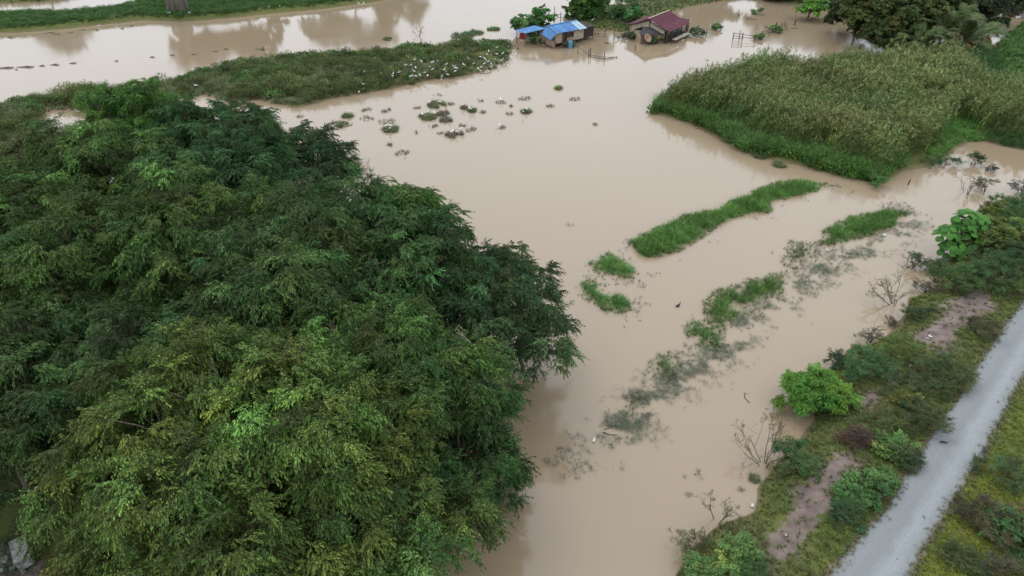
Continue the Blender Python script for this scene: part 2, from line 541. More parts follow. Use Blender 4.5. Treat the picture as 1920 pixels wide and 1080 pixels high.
for nme, arr in (('bare', bare), ('wet', wet)):
    a_ = me.attributes.new(nme, 'FLOAT', 'POINT'); a_.data.foreach_set('value', arr.astype(np.float32))
me.materials.append(ground_mat())
ground = bpy.data.objects.new('ground', me)
COL.objects.link(ground); ground['kind'] = 'structure'


def ground_z(x, y):
    return float(height(np.array([[x, y]]))[0])


wm = MB()
wm.add([(-4000, -4000, 0), (4000, -4000, 0), (4000, 6000, 0), (-4000, 6000, 0)], [(0, 1, 2, 3)])
water = wm.build('water', water_mat()); water['kind'] = 'structure'


# road: gravel track with two worn wheel lines and a ragged edge
def resample(p, n):
    p = np.array([G(x, y, ROAD_Z)[:2] for x, y in p])
    s = np.r_[0, np.cumsum(np.hypot(*np.diff(p, axis=0).T))]
    t = np.linspace(0, s[-1], n)
    q = np.stack([np.interp(t, s, p[:, 0]), np.interp(t, s, p[:, 1])], 1)
    for _ in range(8):
        q[1:-1] = (q[:-2] + 2 * q[1:-1] + q[2:]) / 4
    return q


NR, NC = 320, 21
ql, qr = resample(TL, NR), resample(TR, NR)
rm = MB()
road_v, uv = [], []
jit = vnoise(np.stack([np.arange(NR) * 0.2, np.zeros(NR)], 1), 1.2, 2, 4) * 0.22
jit2 = vnoise(np.stack([np.arange(NR) * 0.2, np.ones(NR) * 50], 1), 1.2, 4, 4) * 0.22
for i in range(NR):
    d = qr[i] - ql[i]; L = np.hypot(*d); d = d / L
    a, b = ql[i] + d * jit[i], qr[i] + d * jit2[i]
    for j in range(NC):
        t = j / (NC - 1)
        p = a * (1 - t) + b * t
        zz = ROAD_Z + 0.05 * (1 - (2 * t - 1) ** 2) - 0.04 * (math.exp(-((t - 0.27) / 0.09) ** 2) + math.exp(-((t - 0.66) / 0.09) ** 2))
        if j in (0, NC - 1): zz -= 0.12
        road_v.append((p[0], p[1], zz)); uv.append(t)
rm.v = road_v; rm.mk = uv
rm.f = [(i * NC + j, i * NC + j + 1, (i + 1) * NC + j + 1, (i + 1) * NC + j) for i in range(NR - 1) for j in range(NC - 1)]
rm.mi = [0] * len(rm.f)


def road_mat():
    m = bpy.data.materials.new('gravel_track')
    m.use_nodes = True
    n, l = m.node_tree.nodes, m.node_tree.links
    b = n['Principled BSDF']; b.inputs['Roughness'].default_value = 0.85; b.inputs['Specular IOR Level'].default_value = 0.25
    tc = n.new('ShaderNodeTexCoord')
    no = n.new('ShaderNodeTexNoise'); no.inputs['Scale'].default_value = 9; no.inputs['Detail'].default_value = 8; no.inputs['Roughness'].default_value = 0.75
    n2 = n.new('ShaderNodeTexNoise'); n2.inputs['Scale'].default_value = 0.9; n2.inputs['Detail'].default_value = 9; n2.inputs['Roughness'].default_value = 0.7
    l.new(tc.outputs['Object'], no.inputs['Vector']); l.new(tc.outputs['Object'], n2.inputs['Vector'])
    at = n.new('ShaderNodeAttribute'); at.attribute_name = 'mk'
    # wheel-packed fine grit is paler than the loose gravel; rims are dusty brown
    cr = n.new('ShaderNodeValToRGB')
    e = cr.color_ramp.elements
    e[0].position = 0.0; e[0].color = (0.125, 0.112, 0.075, 1)
    e[1].position = 1.0; e[1].color = (0.13, 0.116, 0.078, 1)
    for p, c in ((0.07, (0.150, 0.159, 0.158)), (0.27, (0.163, 0.172, 0.172)), (0.45, (0.152, 0.161, 0.160)), (0.63, (0.200, 0.210, 0.212)), (0.74, (0.188, 0.198, 0.200)), (0.9, (0.158, 0.166, 0.162))):
        x = e.new(p); x.color = (*c, 1)
    dd = n.new('ShaderNodeMath'); dd.operation = 'MULTIPLY_ADD'; dd.inputs[1].default_value = 0.34; dd.inputs[2].default_value = -0.17
    l.new(n2.outputs['Fac'], dd.inputs[0])
    da = n.new('ShaderNodeMath'); da.operation = 'ADD'
    l.new(dd.outputs[0], da.inputs[0]); l.new(at.outputs['Fac'], da.inputs[1]); l.new(da.outputs[0], cr.inputs['Fac'])
    mr = n.new('ShaderNodeMapRange'); mr.inputs['From Min'].default_value = 0.25; mr.inputs['From Max'].default_value = 0.75
    mr.inputs['To Min'].default_value = 0.82; mr.inputs['To Max'].default_value = 1.15
    l.new(no.outputs['Fac'], mr.inputs['Value'])
    sc = n.new('ShaderNodeVectorMath'); sc.operation = 'SCALE'
    l.new(cr.outputs[0], sc.inputs[0]); l.new(mr.outputs[0], sc.inputs['Scale'])
    l.new(sc.outputs[0], b.inputs['Base Color'])
    bp = n.new('ShaderNodeBump'); bp.inputs['Strength'].default_value = 0.5; bp.inputs['Distance'].default_value = 0.03
    l.new(no.outputs['Fac'], bp.inputs['Height']); l.new(bp.outputs[0], b.inputs['Normal'])
    return m


road = rm.build('road', road_mat(), smooth=True); road['kind'] = 'structure'

# ------------------------------------------------------------------ plant pieces that are scattered
SRC = {}


def leaf(mb, p, d, n, L, W, mk):
    """a folded two-triangle leaf at p pointing along d"""
    p, d, n = Vector(p), Vector(d).normalized(), Vector(n)
    s = d.cross(n)
    if s.length < 1e-3: s = Vector((0, 1, 0))
    s.normalize(); n = s.cross(d)
    mb.cur = mk
    mid = p + d * L * 0.45 - n * W * 0.18
    mb.add([p, mid + s * W / 2 + n * W * 0.25, p + d * L - n * L * 0.12, mid - s * W / 2 + n * W * 0.25], [(0, 1, 2), (0, 2, 3)])


def source(key, builders):
    c = bpy.data.collections.new('plant_pieces_' + key)
    for i, mb in enumerate(builders):
        me = bpy.data.meshes.new('%s_piece_%d' % (key, i))
        me.from_pydata(mb.v, [], mb.f)
        a = me.attributes.new('mk', 'FLOAT', 'POINT'); a.data.foreach_set('value', mb.mk)
        me.materials.append(FOL); me.update()
        c.objects.link(bpy.data.objects.new('%s_piece_%d' % (key, i), me))
    g = bpy.data.node_groups.new('scatter_' + key, 'GeometryNodeTree')
    g.interface.new_socket('Geometry', in_out='INPUT', socket_type='NodeSocketGeometry')
    g.interface.new_socket('Geometry', in_out='OUTPUT', socket_type='NodeSocketGeometry')
    N, L = g.nodes, g.links
    gi, go = N.new('NodeGroupInput'), N.new('NodeGroupOutput')
    ci = N.new('GeometryNodeCollectionInfo')
    ci.inputs['Collection'].default_value = c
    ci.inputs['Separate Children'].default_value = True
    ci.inputs['Reset Children'].default_value = True
    ip = N.new('GeometryNodeInstanceOnPoints')
    ip.inputs['Pick Instance'].default_value = True

    def na(nm, ty):
        x = N.new('GeometryNodeInputNamedAttribute'); x.data_type = ty; x.inputs['Name'].default_value = nm
        return x.outputs[0]
    L.new(gi.outputs[0], ip.inputs['Points'])
    L.new(ci.outputs[0], ip.inputs['Instance'])
    L.new(na('pick', 'INT'), ip.inputs['Instance Index'])
    L.new(na('rot', 'FLOAT_VECTOR'), ip.inputs['Rotation'])
    L.new(na('scl', 'FLOAT_VECTOR'), ip.inputs['Scale'])
    L.new(ip.outputs[0], go.inputs[0])
    SRC[key] = (g, len(builders))


def scatter(name, key, P, rot, scl, tint, parent=None, origin=(0, 0, 0)):
    """one object of many small plant pieces"""
    P = np.asarray(P, np.float32) - np.asarray(origin, np.float32)
    n = len(P)
    g, k = SRC[key]
    me = bpy.data.meshes.new(name)
    me.vertices.add(n); me.vertices.foreach_set('co', P.ravel())
    scl = np.asarray(scl, np.float32)
    if scl.ndim == 1: scl = np.repeat(scl[:, None], 3, 1)
    for nm, ty, arr, f in (('rot', 'FLOAT_VECTOR', rot, 'vector'), ('scl', 'FLOAT_VECTOR', scl, 'vector'), ('tint', 'FLOAT_VECTOR', tint, 'vector')):
        a = me.attributes.new(nm, ty, 'POINT'); a.data.foreach_set(f, np.asarray(arr, np.float32).ravel())
    a = me.attributes.new('pick', 'INT', 'POINT'); a.data.foreach_set('value', rng.randint(0, k, n).astype(np.int32))
    me.materials.append(FOL)
    o = bpy.data.objects.new(name, me); COL.objects.link(o)
    if parent: o.parent = parent
    else: o.location = origin
    md = o.modifiers.new('scatter', 'NODES'); md.node_group = g
    o['kind'] = 'stuff'
    return o


def make_spray(nl, L, W, droop, seed, hang=0.0):
    r = random.Random(seed)
    mb = MB()
    arms = [(0, 0.0, 1.0)] + [(r.uniform(0.1, 0.75), r.choice((-1, 1)) * r.uniform(0.4, 1.1), r.uniform(0.35, 0.7)) for _ in range(6)]

    def at(t): return Vector((0.85 * t, 0, 0.22 * t - droop * t * t))
    for t0, ang, ln in arms:
        o = at(t0)
        pts = []
        for k in range(5):
            t = k / 4 * ln
            pts.append(o + Vector((0.8 * t * math.cos(ang), 0.8 * t * math.sin(ang), 0.15 * t - droop * t * t * (1.1 if ang else 1))))
        mb.cur = -1.0
        mb.tube(pts, [0.012, 0.01, 0.008, 0.006, 0.004], 3, False)
        m = int(nl * ln / sum(a[2] for a in arms)) + 1
        for i in range(m):
            q = (i + r.random()) / m
            a = q * 4; k = min(int(a), 3)
            p = pts[k].lerp(pts[k + 1], a - k)
            d = (pts[k + 1] - pts[k]).normalized()
            side = Vector((-d.y, d.x, 0)) * r.choice((-1, 1)) * r.uniform(0.3, 1.0)
            dd = d * r.uniform(0.2, 0.9) + side + Vector((0, 0, r.uniform(-0.9, 0.25) - hang * r.uniform(.2, .9)))
            nn = Vector((r.gauss(0, 0.45), r.gauss(0, 0.45), 1))
            leaf(mb, p + Vector((r.uniform(-.03, .03), r.uniform(-.03, .03), r.uniform(-.04, .04))), dd, nn, L * r.uniform(0.7, 1.25), W * r.uniform(0.8, 1.2), r.random())
    return mb


def make_tuft(nb, h, w, bend, seed, seg=3):
    r = random.Random(seed)
    mb = MB()
    for i in range(nb):
        a = r.uniform(0, 2 * math.pi)
        d = Vector((math.cos(a), math.sin(a), 0))
        s = Vector((-d.y, d.x, 0))
        hh = h * r.uniform(0.55, 1.15); bb = bend * r.uniform(0.2, 1.2)
        b0 = d * r.uniform(0, 0.10) + Vector((r.gauss(0, .04), r.gauss(0, .04), 0))
        mb.cur = r.random()
        vs, fs = [], []
        for k in range(seg + 1):
            t = k / seg
            p = b0 + d * bb * hh * t * t + Vector((0, 0, hh * (t - 0.45 * bb * t * t)))
            ww = w * (1 - t * 0.85) / 2
            vs += [p - s * ww, p + s * ww]
        for k in range(seg):
            fs.append((2 * k, 2 * k + 1, 2 * k + 3, 2 * k + 2))
        mb.add(vs, fs)
    return mb


def make_reed(seed):
    r = random.Random(seed)
    mb = MB()
    for i in range(6):
        a = r.uniform(0, 6.28)
        b = Vector((r.uniform(-.35, .35), r.uniform(-.35, .35), 0))
        lean = Vector((r.uniform(0.1, 0.4), r.uniform(-.15, .15), 0)) + Vector((math.cos(a), math.sin(a), 0)) * 0.12
        H = r.uniform(0.75, 1.1)
        pts = [b + lean * t * t * H + Vector((0, 0, H * t)) for t in (0, .35, .7, 1)]
        mb.cur = 0.5
        mb.tube(pts, [0.006, 0.005, 0.004, 0.003], 3, False)
        for k in range(8):
            t = r.uniform(0.15, 0.95)
            p = b + lean * t * t * H + Vector((0, 0, H * t))
            aa = r.uniform(0, 6.28)
            d = Vector((math.cos(aa) + 0.4, math.sin(aa), r.uniform(0.3, 1.3))).normalized()
            s = d.cross(Vector((0, 0, 1))).normalized()
            L = r.uniform(0.16, 0.30); w = 0.014
            mb.cur = r.random()
            p1 = p + d * L * 0.5; p2 = p + d * L * 0.85 + Vector((0.02, 0, -L * 0.25))
            mb.add([p - s * w * .5, p + s * w * .5, p1 - s * w * .5, p1 + s * w * .5, p2], [(0, 1, 3, 2), (2, 3, 4)])
        if i < 3:
            mb.cur = 2.0
            top = pts[-1]
            for k in range(9):
                t = r.uniform(0, 1)
                q = top + Vector((0.02 * t, 0, -0.13 * t + 0.06))
                d = Vector((r.uniform(-0.2, 0.9), r.uniform(-.6, .6), r.uniform(-.3, .5))).normalized()
                leaf(mb, q, d, (r.gauss(0, .5), r.gauss(0, .5), 1), r.uniform(0.07, 0.13), 0.026, 2.0)
    return mb


def make_cushion(nl, L, W, seed, flat=0.75):
    """a knee-high mound of small leaves"""
    r = random.Random(seed)
    mb = MB()
    for i in range(nl):
        a = r.uniform(0, 6.28); e = math.asin(r.uniform(0.0, 1)); rr = r.uniform(0.45, 1.0)
        d = Vector((math.cos(a) * math.cos(e), math.sin(a) * math.cos(e), math.sin(e)))
        p = Vector((d.x * rr, d.y * rr, d.z * rr * flat))
        dd = d + Vector((r.gauss(0, .6), r.gauss(0, .6), r.uniform(-.3, .6)))
        leaf(mb, p, dd, (r.gauss(0, .6), r.gauss(0, .6), 1), L * r.uniform(.7, 1.3), W * r.uniform(.8, 1.2), r.random())
    for i in range(8):
        a = r.uniform(0, 6.28)
        mb.cur = -1
        mb.tube([(0, 0, 0), (math.cos(a) * .4, math.sin(a) * .4, .5 * flat), (math.cos(a) * .8, math.sin(a) * .8, 0.9 * flat * r.uniform(.6, 1))], [0.012, 0.009, 0.005], 3, False)
    return mb


source('fig', [make_spray(96, 0.135, 0.058, 0.95, s, hang=1.0) for s in range(5)])
source('broad', [make_spray(60, 0.22, 0.10, 0.30, 20 + s) for s in range(4)])
source('fine', [make_spray(90, 0.11, 0.035, 0.15, 40 + s) for s in range(4)])
source('mango', [make_spray(60, 0.26, 0.075, 0.5, 60 + s) for s in range(4)])
source('far', [make_spray(70, 0.30, 0.15, 0.5, 80 + s) for s in range(4)])
source('grass', [make_tuft(20, 1.0, 0.035, 1.0, 100 + s) for s in range(5)])
source('turf', [make_tuft(16, 1.0, 0.09, 0.9, 120 + s, 2) for s in range(5)])
source('reed', [make_reed(140 + s) for s in range(6)])
source('cushion', [make_cushion(170, 0.16, 0.075, 160 + s) for s in range(5)])
source('creeper', [make_cushion(120, 0.26, 0.17, 180 + s, 0.5) for s in range(4)])


def tints(base, n, val=0.25, warm=0.15, r=rng):
    warm = warm * 0.55
    t = np.tile(np.array(base, float), (n, 1))
    t *= np.exp(r.normal(0, val, (n, 1)))
    w = r.normal(0, warm, n)
    t[:, 0] *= np.exp(w); t[:, 2] *= np.exp(-w * 0.3)
    return t


# ------------------------------------------------------------------ woody plants
def crown_points(c, rad, n_lobe, lobe_k, tuft_d, per, r, low=-0.35, tuft_r=0.5, sc=1.0, base=(0.05, 0.1, 0.03), warm=0.2, val=0.28, key=''):
    """points, rotations, scales and leaf colours of a crown made of boughs carrying tufts of drooping sprays"""
    c = np.array(c, float); rad = np.array(rad, float)
    lobes = []
    tries = 0
    while len(lobes) < n_lobe and tries < 4000:
        tries += 1
        d = r.normal(size=3); d /= np.linalg.norm(d)
        if d[2] < low: continue
        p = c + d * rad * r.uniform(0.50, 1.0)
        lr = rad.mean() * lobe_k * r.uniform(0.7, 1.25)
        if all(np.linalg.norm(p - q) > 0.62 * (lr + m) for q, m in lobes) or r.rand() < 0.04:
            lobes.append((p, lr))
    P, Ro, S, T = [], [], [], []
    for li, (p, lr) in enumerate(lobes):
        nt_ = max(4, int(4 * math.pi * lr * lr * tuft_d))
        d = r.normal(size=(nt_, 3)); d /= np.linalg.norm(d, axis=1)[:, None]
        d = d[d[:, 2] > -0.45]
        tc = p + d * lr * np.array([1, 1, 0.72 if key != 'fig' else 1.15]) * r.uniform(0.6, 1.08, (len(d), 1))
        keep = np.ones(len(d), bool)
        for q, m in lobes:
            if q is p: continue
            keep &= np.linalg.norm((tc - q) / np.array([1, 1, .72 if key != 'fig' else 1.15]), axis=1) > m * 0.62
        tc, d = tc[keep], d[keep]
        lt = tints(base, 1, val * 0.5, warm * 0.6, r)[0]
        tt = tints(lt, len(tc), val * .8, warm, r)
        for k in range(len(tc)):
            n = max(3, int(per * r.uniform(0.6, 1.3)))
            az0 = math.atan2(d[k, 1], d[k, 0])
            az = az0 + r.normal(0, 0.9, n)
            off = r.normal(0, tuft_r * 0.42, (n, 3)) * np.array([1, 1, .6])
            P.append(tc[k] + off)
            pit = -np.clip(d[k, 2] * 0.55 + r.normal(0, 0.25, n), -0.6, 1.1)
            Ro.append(np.stack([r.normal(0, 0.25, n), pit, az], 1))
            S.append(sc * r.uniform(0.65, 1.2, n))
            T.append(np.tile(tt[k], (n, 1)) * np.exp(r.normal(0, 0.1, (n, 1))))
    return np.concatenate(P), np.concatenate(Ro), np.concatenate(S), np.concatenate(T), lobes


def woody(name, label, cat, base, c, rad, n_lobe, lobe_k, tuft_d, per, key, tint, seed, sc=1.0, trunk_r=0.2, stems=1, group=None,
          low=-0.35, warm=0.2, val=0.28, tuft_r=0.5, foliage='crown', stemname='trunk', clip_z=None):
    r = np.random.RandomState(seed)
    base = np.array(base, float)
    o = thing(name, base, label, cat, group)
    P, Ro, S, T, lobes = crown_points(c, rad, n_lobe, lobe_k, tuft_d, per, r, low, tuft_r, sc, tint, warm, val, key)
    if clip_z is not None:
        k = P[:, 2] > clip_z
        P, Ro, S, T = P[k], Ro[k], S[k], T[k]
    scatter(foliage, key, P, Ro, S, T, o, base)
    mb = MB()
    c = np.array(c, float)
    rads = []
    for s in range(stems):
        a = r.uniform(0, 6.28)
        b0 = np.array([math.cos(a), math.sin(a), 0]) * (trunk_r * 1.5 if stems > 1 else 0)
        fork = c - base + np.array([0, 0, -rad[2] * 0.5]) + (np.array([math.cos(a), math.sin(a), 0]) * rad[0] * .3 if stems > 1 else 0)
        fork[2] = max(fork[2], 0.25 * (c[2] - base[2]))
        mid = (b0 + fork) / 2 + r.normal(0, 0.08, 3) * fork[2]
        mb.tube([b0 - (0, 0, 0.4), mid, fork], [trunk_r * 1.15, trunk_r * .85, trunk_r * .7], 7)
        for li, (p, lr) in enumerate(lobes):
            if li % stems != s: continue
            q = p - base
            m = fork * 0.45 + q * 0.55 + np.array([0, 0, 0.12 * np.linalg.norm(q - fork)]) + r.normal(0, 0.15, 3)
            mb.tube([fork, m, q], [trunk_r * .45, trunk_r * .28, trunk_r * .1], 5, False)
            for _ in range(4):
                e = q + r.normal(0, 1, 3) * lr * np.array([.6, .6, .4])
                mb.tube([m * .4 + q * .6, (m * .4 + q * .6 + e) / 2 + (0, 0, .1 * lr), e], [trunk_r * .14, trunk_r * .1, trunk_r * .04], 4, False)
    mb.build(stemname, M_bark, o, smooth=True)
    return o


def tree_at(px, py, zc, rad, n_lobe, label, tint, seed, group='fig trees of the flooded grove', key='fig', **k):
    c = G(px, py, zc)
    b = (c[0] + k.pop('dx', 0), c[1] + k.pop('dy', 0), max(ground_z(c[0], c[1]), -0.6))
    k.setdefault('tuft_r', 0.38); k.setdefault('sc', 0.82); k.setdefault('val', 0.36)
    return woody(k.pop('name', 'fig_tree'), label, 'tree', b, c, rad, int(n_lobe * 2.1), k.pop('lobe_k', 0.25), k.pop('tuft_d', 1.1), k.pop('per', 9), key, tint, seed, group=group, **k)


DG, MG, YG, BG_ = (0.047, 0.098, 0.026), (0.062, 0.122, 0.026), (0.090, 0.145, 0.028), (0.068, 0.155, 0.026)
K = dict(trunk_r=0.22, tuft_d=1.35, per=9)
tree_at(475, 880, 7.0, (5.7, 5.2, 4.6), 27, 'big yellow-green fig tree with drooping sprays, nearest the camera', YG, 1, lobe_k=0.23, **K)
tree_at(310, 1085, 5.0, (2.9, 2.8, 2.6), 8, 'olive fig tree in the bottom left corner beside the concrete slab', (0.075, 0.115, 0.024), 2, **K)
tree_at(690, 1010, 5.0, (3.6, 3.4, 3.4), 12, 'mid-green fig tree at the bottom edge where brown water cuts in', (0.066, 0.122, 0.027), 3, **K)
tree_at(862, 850, 3.4, (2.4, 3.6, 3.6), 15, 'low fig tree hanging over the water right of the yellow-green tree', (0.040, 0.098, 0.026), 4, low=-0.7, **K)
tree_at(900, 610, 4.2, (4.4, 4.4, 3.3), 17, 'open-crowned fig tree with bare limbs showing, jutting furthest over the water', (0.046, 0.098, 0.032), 5, lobe_k=0.22, tuft_d=1.0, per=7, trunk_r=0.22)
tree_at(990, 605, 3.4, (1.7, 2.6, 2.2), 9, 'small fig tree at the right-hand tip of the grove', (0.045, 0.095, 0.034), 6, lobe_k=0.27, tuft_d=1.0, per=7, trunk_r=0.14)
tree_at(930, 530, 4.2, (3.0, 2.4, 2.0), 10, 'fig tree with an uneven top behind the open-crowned one', (0.042, 0.095, 0.03), 7, lobe_k=0.25, tuft_d=1.0, per=7, trunk_r=0.16)
tree_at(700, 720, 7.0, (4.2, 4.2, 3.6), 17, 'mid-green fig tree between the yellow-green tree and the low overhanging one', MG, 8, **K)
tree_at(745, 520, 6.2, (4.2, 4.2, 4.0), 17, 'dark fig tree under the cone-topped one', DG, 9, **K)
tree_at(764, 430, 7.4, (1.5, 1.8, 3.4), 11, 'cone-topped bright fig tree standing out against the open water', BG_, 10, lobe_k=0.34, tuft_d=1.3, per=9, trunk_r=0.16)
tree_at(615, 435, 5.0, (3.9, 3.8, 3.4), 14, 'dark fig tree left of the cone-topped one', DG, 11, **K)
tree_at(540, 560, 7.6, (5.2, 4.6, 3.8), 20, 'broad dark fig tree in the middle of the grove', DG, 12, **K)
tree_at(380, 480, 7.6, (5.2, 4.8, 4.0), 20, 'largest dark fig tree, left of the middle of the grove', MG, 13, **K)
tree_at(170, 540, 7.0, (5.0, 4.8, 3.8), 19, 'dark fig tree near the left edge halfway down', MG, 14, **K)
tree_at(330, 690, 6.5, (4.4, 4.0, 3.0), 14, 'shaded fig tree behind the yellow-green tree', DG, 15, **K)
tree_at(60, 760, 5.6, (4.4, 4.4, 3.6), 16, 'shaded fig tree at the left edge behind the corner tree', DG, 16, **K)
tree_at(10, 820, 4.4, (3.2, 2.6, 2.4), 9, 'dark low fig tree at the left edge above the concrete slab', (0.03, 0.07, 0.025), 31, **K)
tree_at(20, 430, 6.0, (5.0, 5.0, 3.8), 17, 'fig tree at the left edge below the olive thicket', MG, 17, **K)
tree_at(200, 350, 6.4, (5.0, 4.4, 3.8), 17, 'fig tree with pale shoot tips behind the largest dark one', MG, 18, **K)
tree_at(430, 340, 6.0, (5.2, 4.4, 3.8), 18, 'fig tree of the back row below the scrub island', (0.042, 0.10, 0.03), 19, **K)
tree_at(585, 310, 4.4, (3.2, 3.0, 2.9), 13, 'fig tree with feathery outline, back right corner of the grove', (0.04, 0.09, 0.03), 20, **K)
tree_at(250, 235, 4.4, (3.9, 3.4, 3.4), 14, 'bright green tree highest in the photo among the grove trees', BG_, 21, **K)
tree_at(360, 255, 3.8, (3.8, 3.2, 2.9), 13, 'green tree just right of the bright highest one', (0.045, 0.115, 0.03), 22, **K)
tree_at(470, 265, 3.4, (3.0, 2.8, 2.6), 11, 'green tree at the shore below the scrub island tip', (0.045, 0.11, 0.03), 23, **K)
tree_at(80, 330, 3.2, (4.6, 3.6, 2.4), 12, 'olive tree in the thicket at the upper left', (0.078, 0.108, 0.03), 24, **K)
tree_at(-60, 620, 6.0, (4.0, 4.4, 3.6), 10, 'fig tree cut by the left frame edge', DG, 25, **K)
tree_at(-60, 320, 3.2, (4.6, 3.6, 2.4), 9, 'olive tree cut by the upper left frame edge', (0.075, 0.10, 0.03), 26, **K)
tree_at(560, 1130, 4.5, (4.4, 3.2, 3.0), 11, 'yellow-green fig tree cut by the bottom frame edge', (0.075, 0.118, 0.022), 27, **K)

# far trees: beside the huts, above the right corner, and those whose reflections show
FK = dict(key='far', trunk_r=0.2, tuft_d=0.9, per=7, sc=0.9, tuft_r=0.6, lobe_k=0.36)


def far_tree(px, py, h, rad, n, label, tint, seed, group='trees beyond the flood', **kw):
    b = G(px, py, 0)
    k = dict(FK); k.update(kw)
    c = (b[0], b[1], h)
    return woody(k.pop('name', 'bank_tree'), label, 'tree', (b[0], b[1], min(0, ground_z(b[0], b[1]))), c, rad, n, k.pop('lobe_k'), k.pop('tuft_d'), k.pop('per'), k.pop('key'), tint, seed, group=group, **k)


far_tree(1102, 34, 3.1, (3.4, 2.8, 3.2), 22, 'round bright green tree behind the blue-roofed hut', (0.065, 0.15, 0.035), 41, low=-.8)
far_tree(1082, 38, 1.5, (1.4, 1.2, 1.3), 6, 'small yellow-green bush at the foot of the round tree behind the blue hut', (0.11, 0.17, 0.04), 42, name='bush')
far_tree(990, 66, 1.7, (1.5, 1.3, 1.8), 11, 'dark green dense small tree at the left end of the blue hut', (0.055, 0.125, 0.035), 43, low=-.9)
far_tree(1016, 58, 1.9, (1.0, 0.9, 1.9), 8, 'lighter slender tree behind the left awning of the blue hut', (0.06, 0.15, 0.035), 44, low=-.9)
far_tree(1171, 40, 1.4, (1.9, 1.6, 1.5), 8, 'loose green bush among fallen branches between the two huts', (0.055, 0.13, 0.035), 45, name='bush')
far_tree(1196, 46, 0.8, (0.9, 0.8, 0.8), 5, 'small green bush beside the left eave of the maroon hut', (0.06, 0.15, 0.035), 46, name='bush')
far_tree(1515, 38, 1.8, (2.5, 1.7, 1.4), 9, 'lone bright green spreading tree standing in open flood water', (0.10, 0.22, 0.035), 47, lobe_k=0.30, tuft_d=0.8)
far_tree(1660, 88, 4.6, (5.0, 4.4, 4.7), 26, 'big olive-green tree bulging over the water, upper right', (0.075, 0.102, 0.030), 48, low=-0.75)
far_tree(1600, 66, 4.0, (3.2, 3.2, 4.0), 15, 'dark olive tree at the left flank of the big one', (0.056, 0.080, 0.027), 49, low=-0.6)
far_tree(1730, 68, 6.0, (4.4, 4.0, 5.0), 20, 'olive tree behind the big one, next to the feather palms', (0.060, 0.086, 0.027), 50, low=-0.6)
far_tree(1800, 45, 5.0, (5.0, 4.0, 4.8), 18, 'very dark tree behind the feather palms', (0.026, 0.05, 0.024), 51, low=-0.6)
far_tree(1845, 62, 3.0, (2.2, 2.0, 2.6), 9, 'dark ragged tree just right behind the palms', (0.04, 0.066, 0.027), 52, low=-0.6)
far_tree(1905, 24, 1.5, (3.6, 2.6, 1.8), 9, 'low dark shrubby tree at the top right corner', (0.05, 0.075, 0.03), 53, low=-0.2)
far_tree(1455, 0, 1.6, (3.2, 2.4, 1.9), 9, 'dark low tree at the top edge left of the lone bright tree', (0.03, 0.06, 0.026), 54)
far_tree(1500, -4, 4.2, (4.6, 3.5, 4.5), 14, 'dark tree at the top edge behind the lone bright tree', (0.03, 0.06, 0.026), 55)
far_tree(1565, 5, 5.0, (4.6, 3.5, 5.0), 14, 'very dark tree at the top edge right of the lone bright tree', (0.026, 0.05, 0.025), 56, low=-0.7)
far_tree(1300, -32, 5.2, (5.0, 4.0, 4.4), 12, 'tree beyond the top edge reflected behind the maroon hut', MG, 57)
far_tree(1350, -28, 4.6, (2.6, 3.0, 3.6), 8, 'second tree beyond the top edge reflected behind the maroon hut', MG, 58)
far_tree(1460, -30, 6.0, (4.5, 4.0, 5.6), 12, 'tall tree beyond the top edge reflected in the water by the rail fence', MG, 59)
far_tree(1530, -40, 7.5, (4.5, 4.0, 5.6), 12, 'taller tree beyond the top edge reflected in the water by the rail fence', MG, 60)
far_tree(455, -22, 8.3, (5.2, 4.0, 5.0), 14, 'broad tree beyond the top edge reflected in the river', MG, 61)
far_tree(370, -24, 9.6, (6.2, 4.0, 5.4), 14, 'broader tree beyond the top edge whose reflection fills the river', MG, 62)
far_tree(660, -24, 7.2, (7.0, 4.0, 4.0), 14, 'wide tree beyond the top edge reflected in the river upper middle', MG, 63)
far_tree(605, -20, 5.6, (4.5, 4.0, 4.0), 12, 'tree beyond the top edge reflected beside the wide one', MG, 64)
far_tree(745, -52, 6.4, (6.0, 4.0, 4.0), 12, 'tree far beyond the top edge reflected faintly in the river', MG, 65)
far_tree(90, -14, 5.8, (6.5, 4.0, 4.0), 12, 'tree on the far bank reflected in the back channel', MG, 66)
far_tree(516, 8, 2.6, (1.4, 1.3, 1.5), 6, 'small dark-trunked tree on the far bank at the top edge', DG, 67)


# ------------------------------------------------------------------ shrubs on the right bank and in the water
def shrub(px, py, rad, h, label, tint, seed, key='fine', name='shrub', group='shrubs on the right bank', z=None, per=9, td=3.0, sc=0.42, lobes=9, **k):
    z0 = z if z is not None else 0.8
    tint = tuple(c * 1.22 for c in tint)
    b = G(px, py, z0)
    gz = ground_z(b[0], b[1])
    b[2] = min(gz, z0) if gz > -0.2 else -0.1
    if group == 'shrubs on the right bank' or group == 'shrubs beyond the track': rad *= .82; h *= .9
    c = (b[0], b[1], max(b[2], 0) + h * 0.42)
    k.setdefault('low', -0.1); k.setdefault('val', 0.22)
    return woody(name, label, 'shrub', b, c, (rad, rad * 0.85, h * 0.5), lobes, 0.42, td, per, key, tint, seed, sc=sc, trunk_r=0.05, stems=3,
                 group=group, tuft_r=0.22, foliage='foliage', stemname='stems', **k)


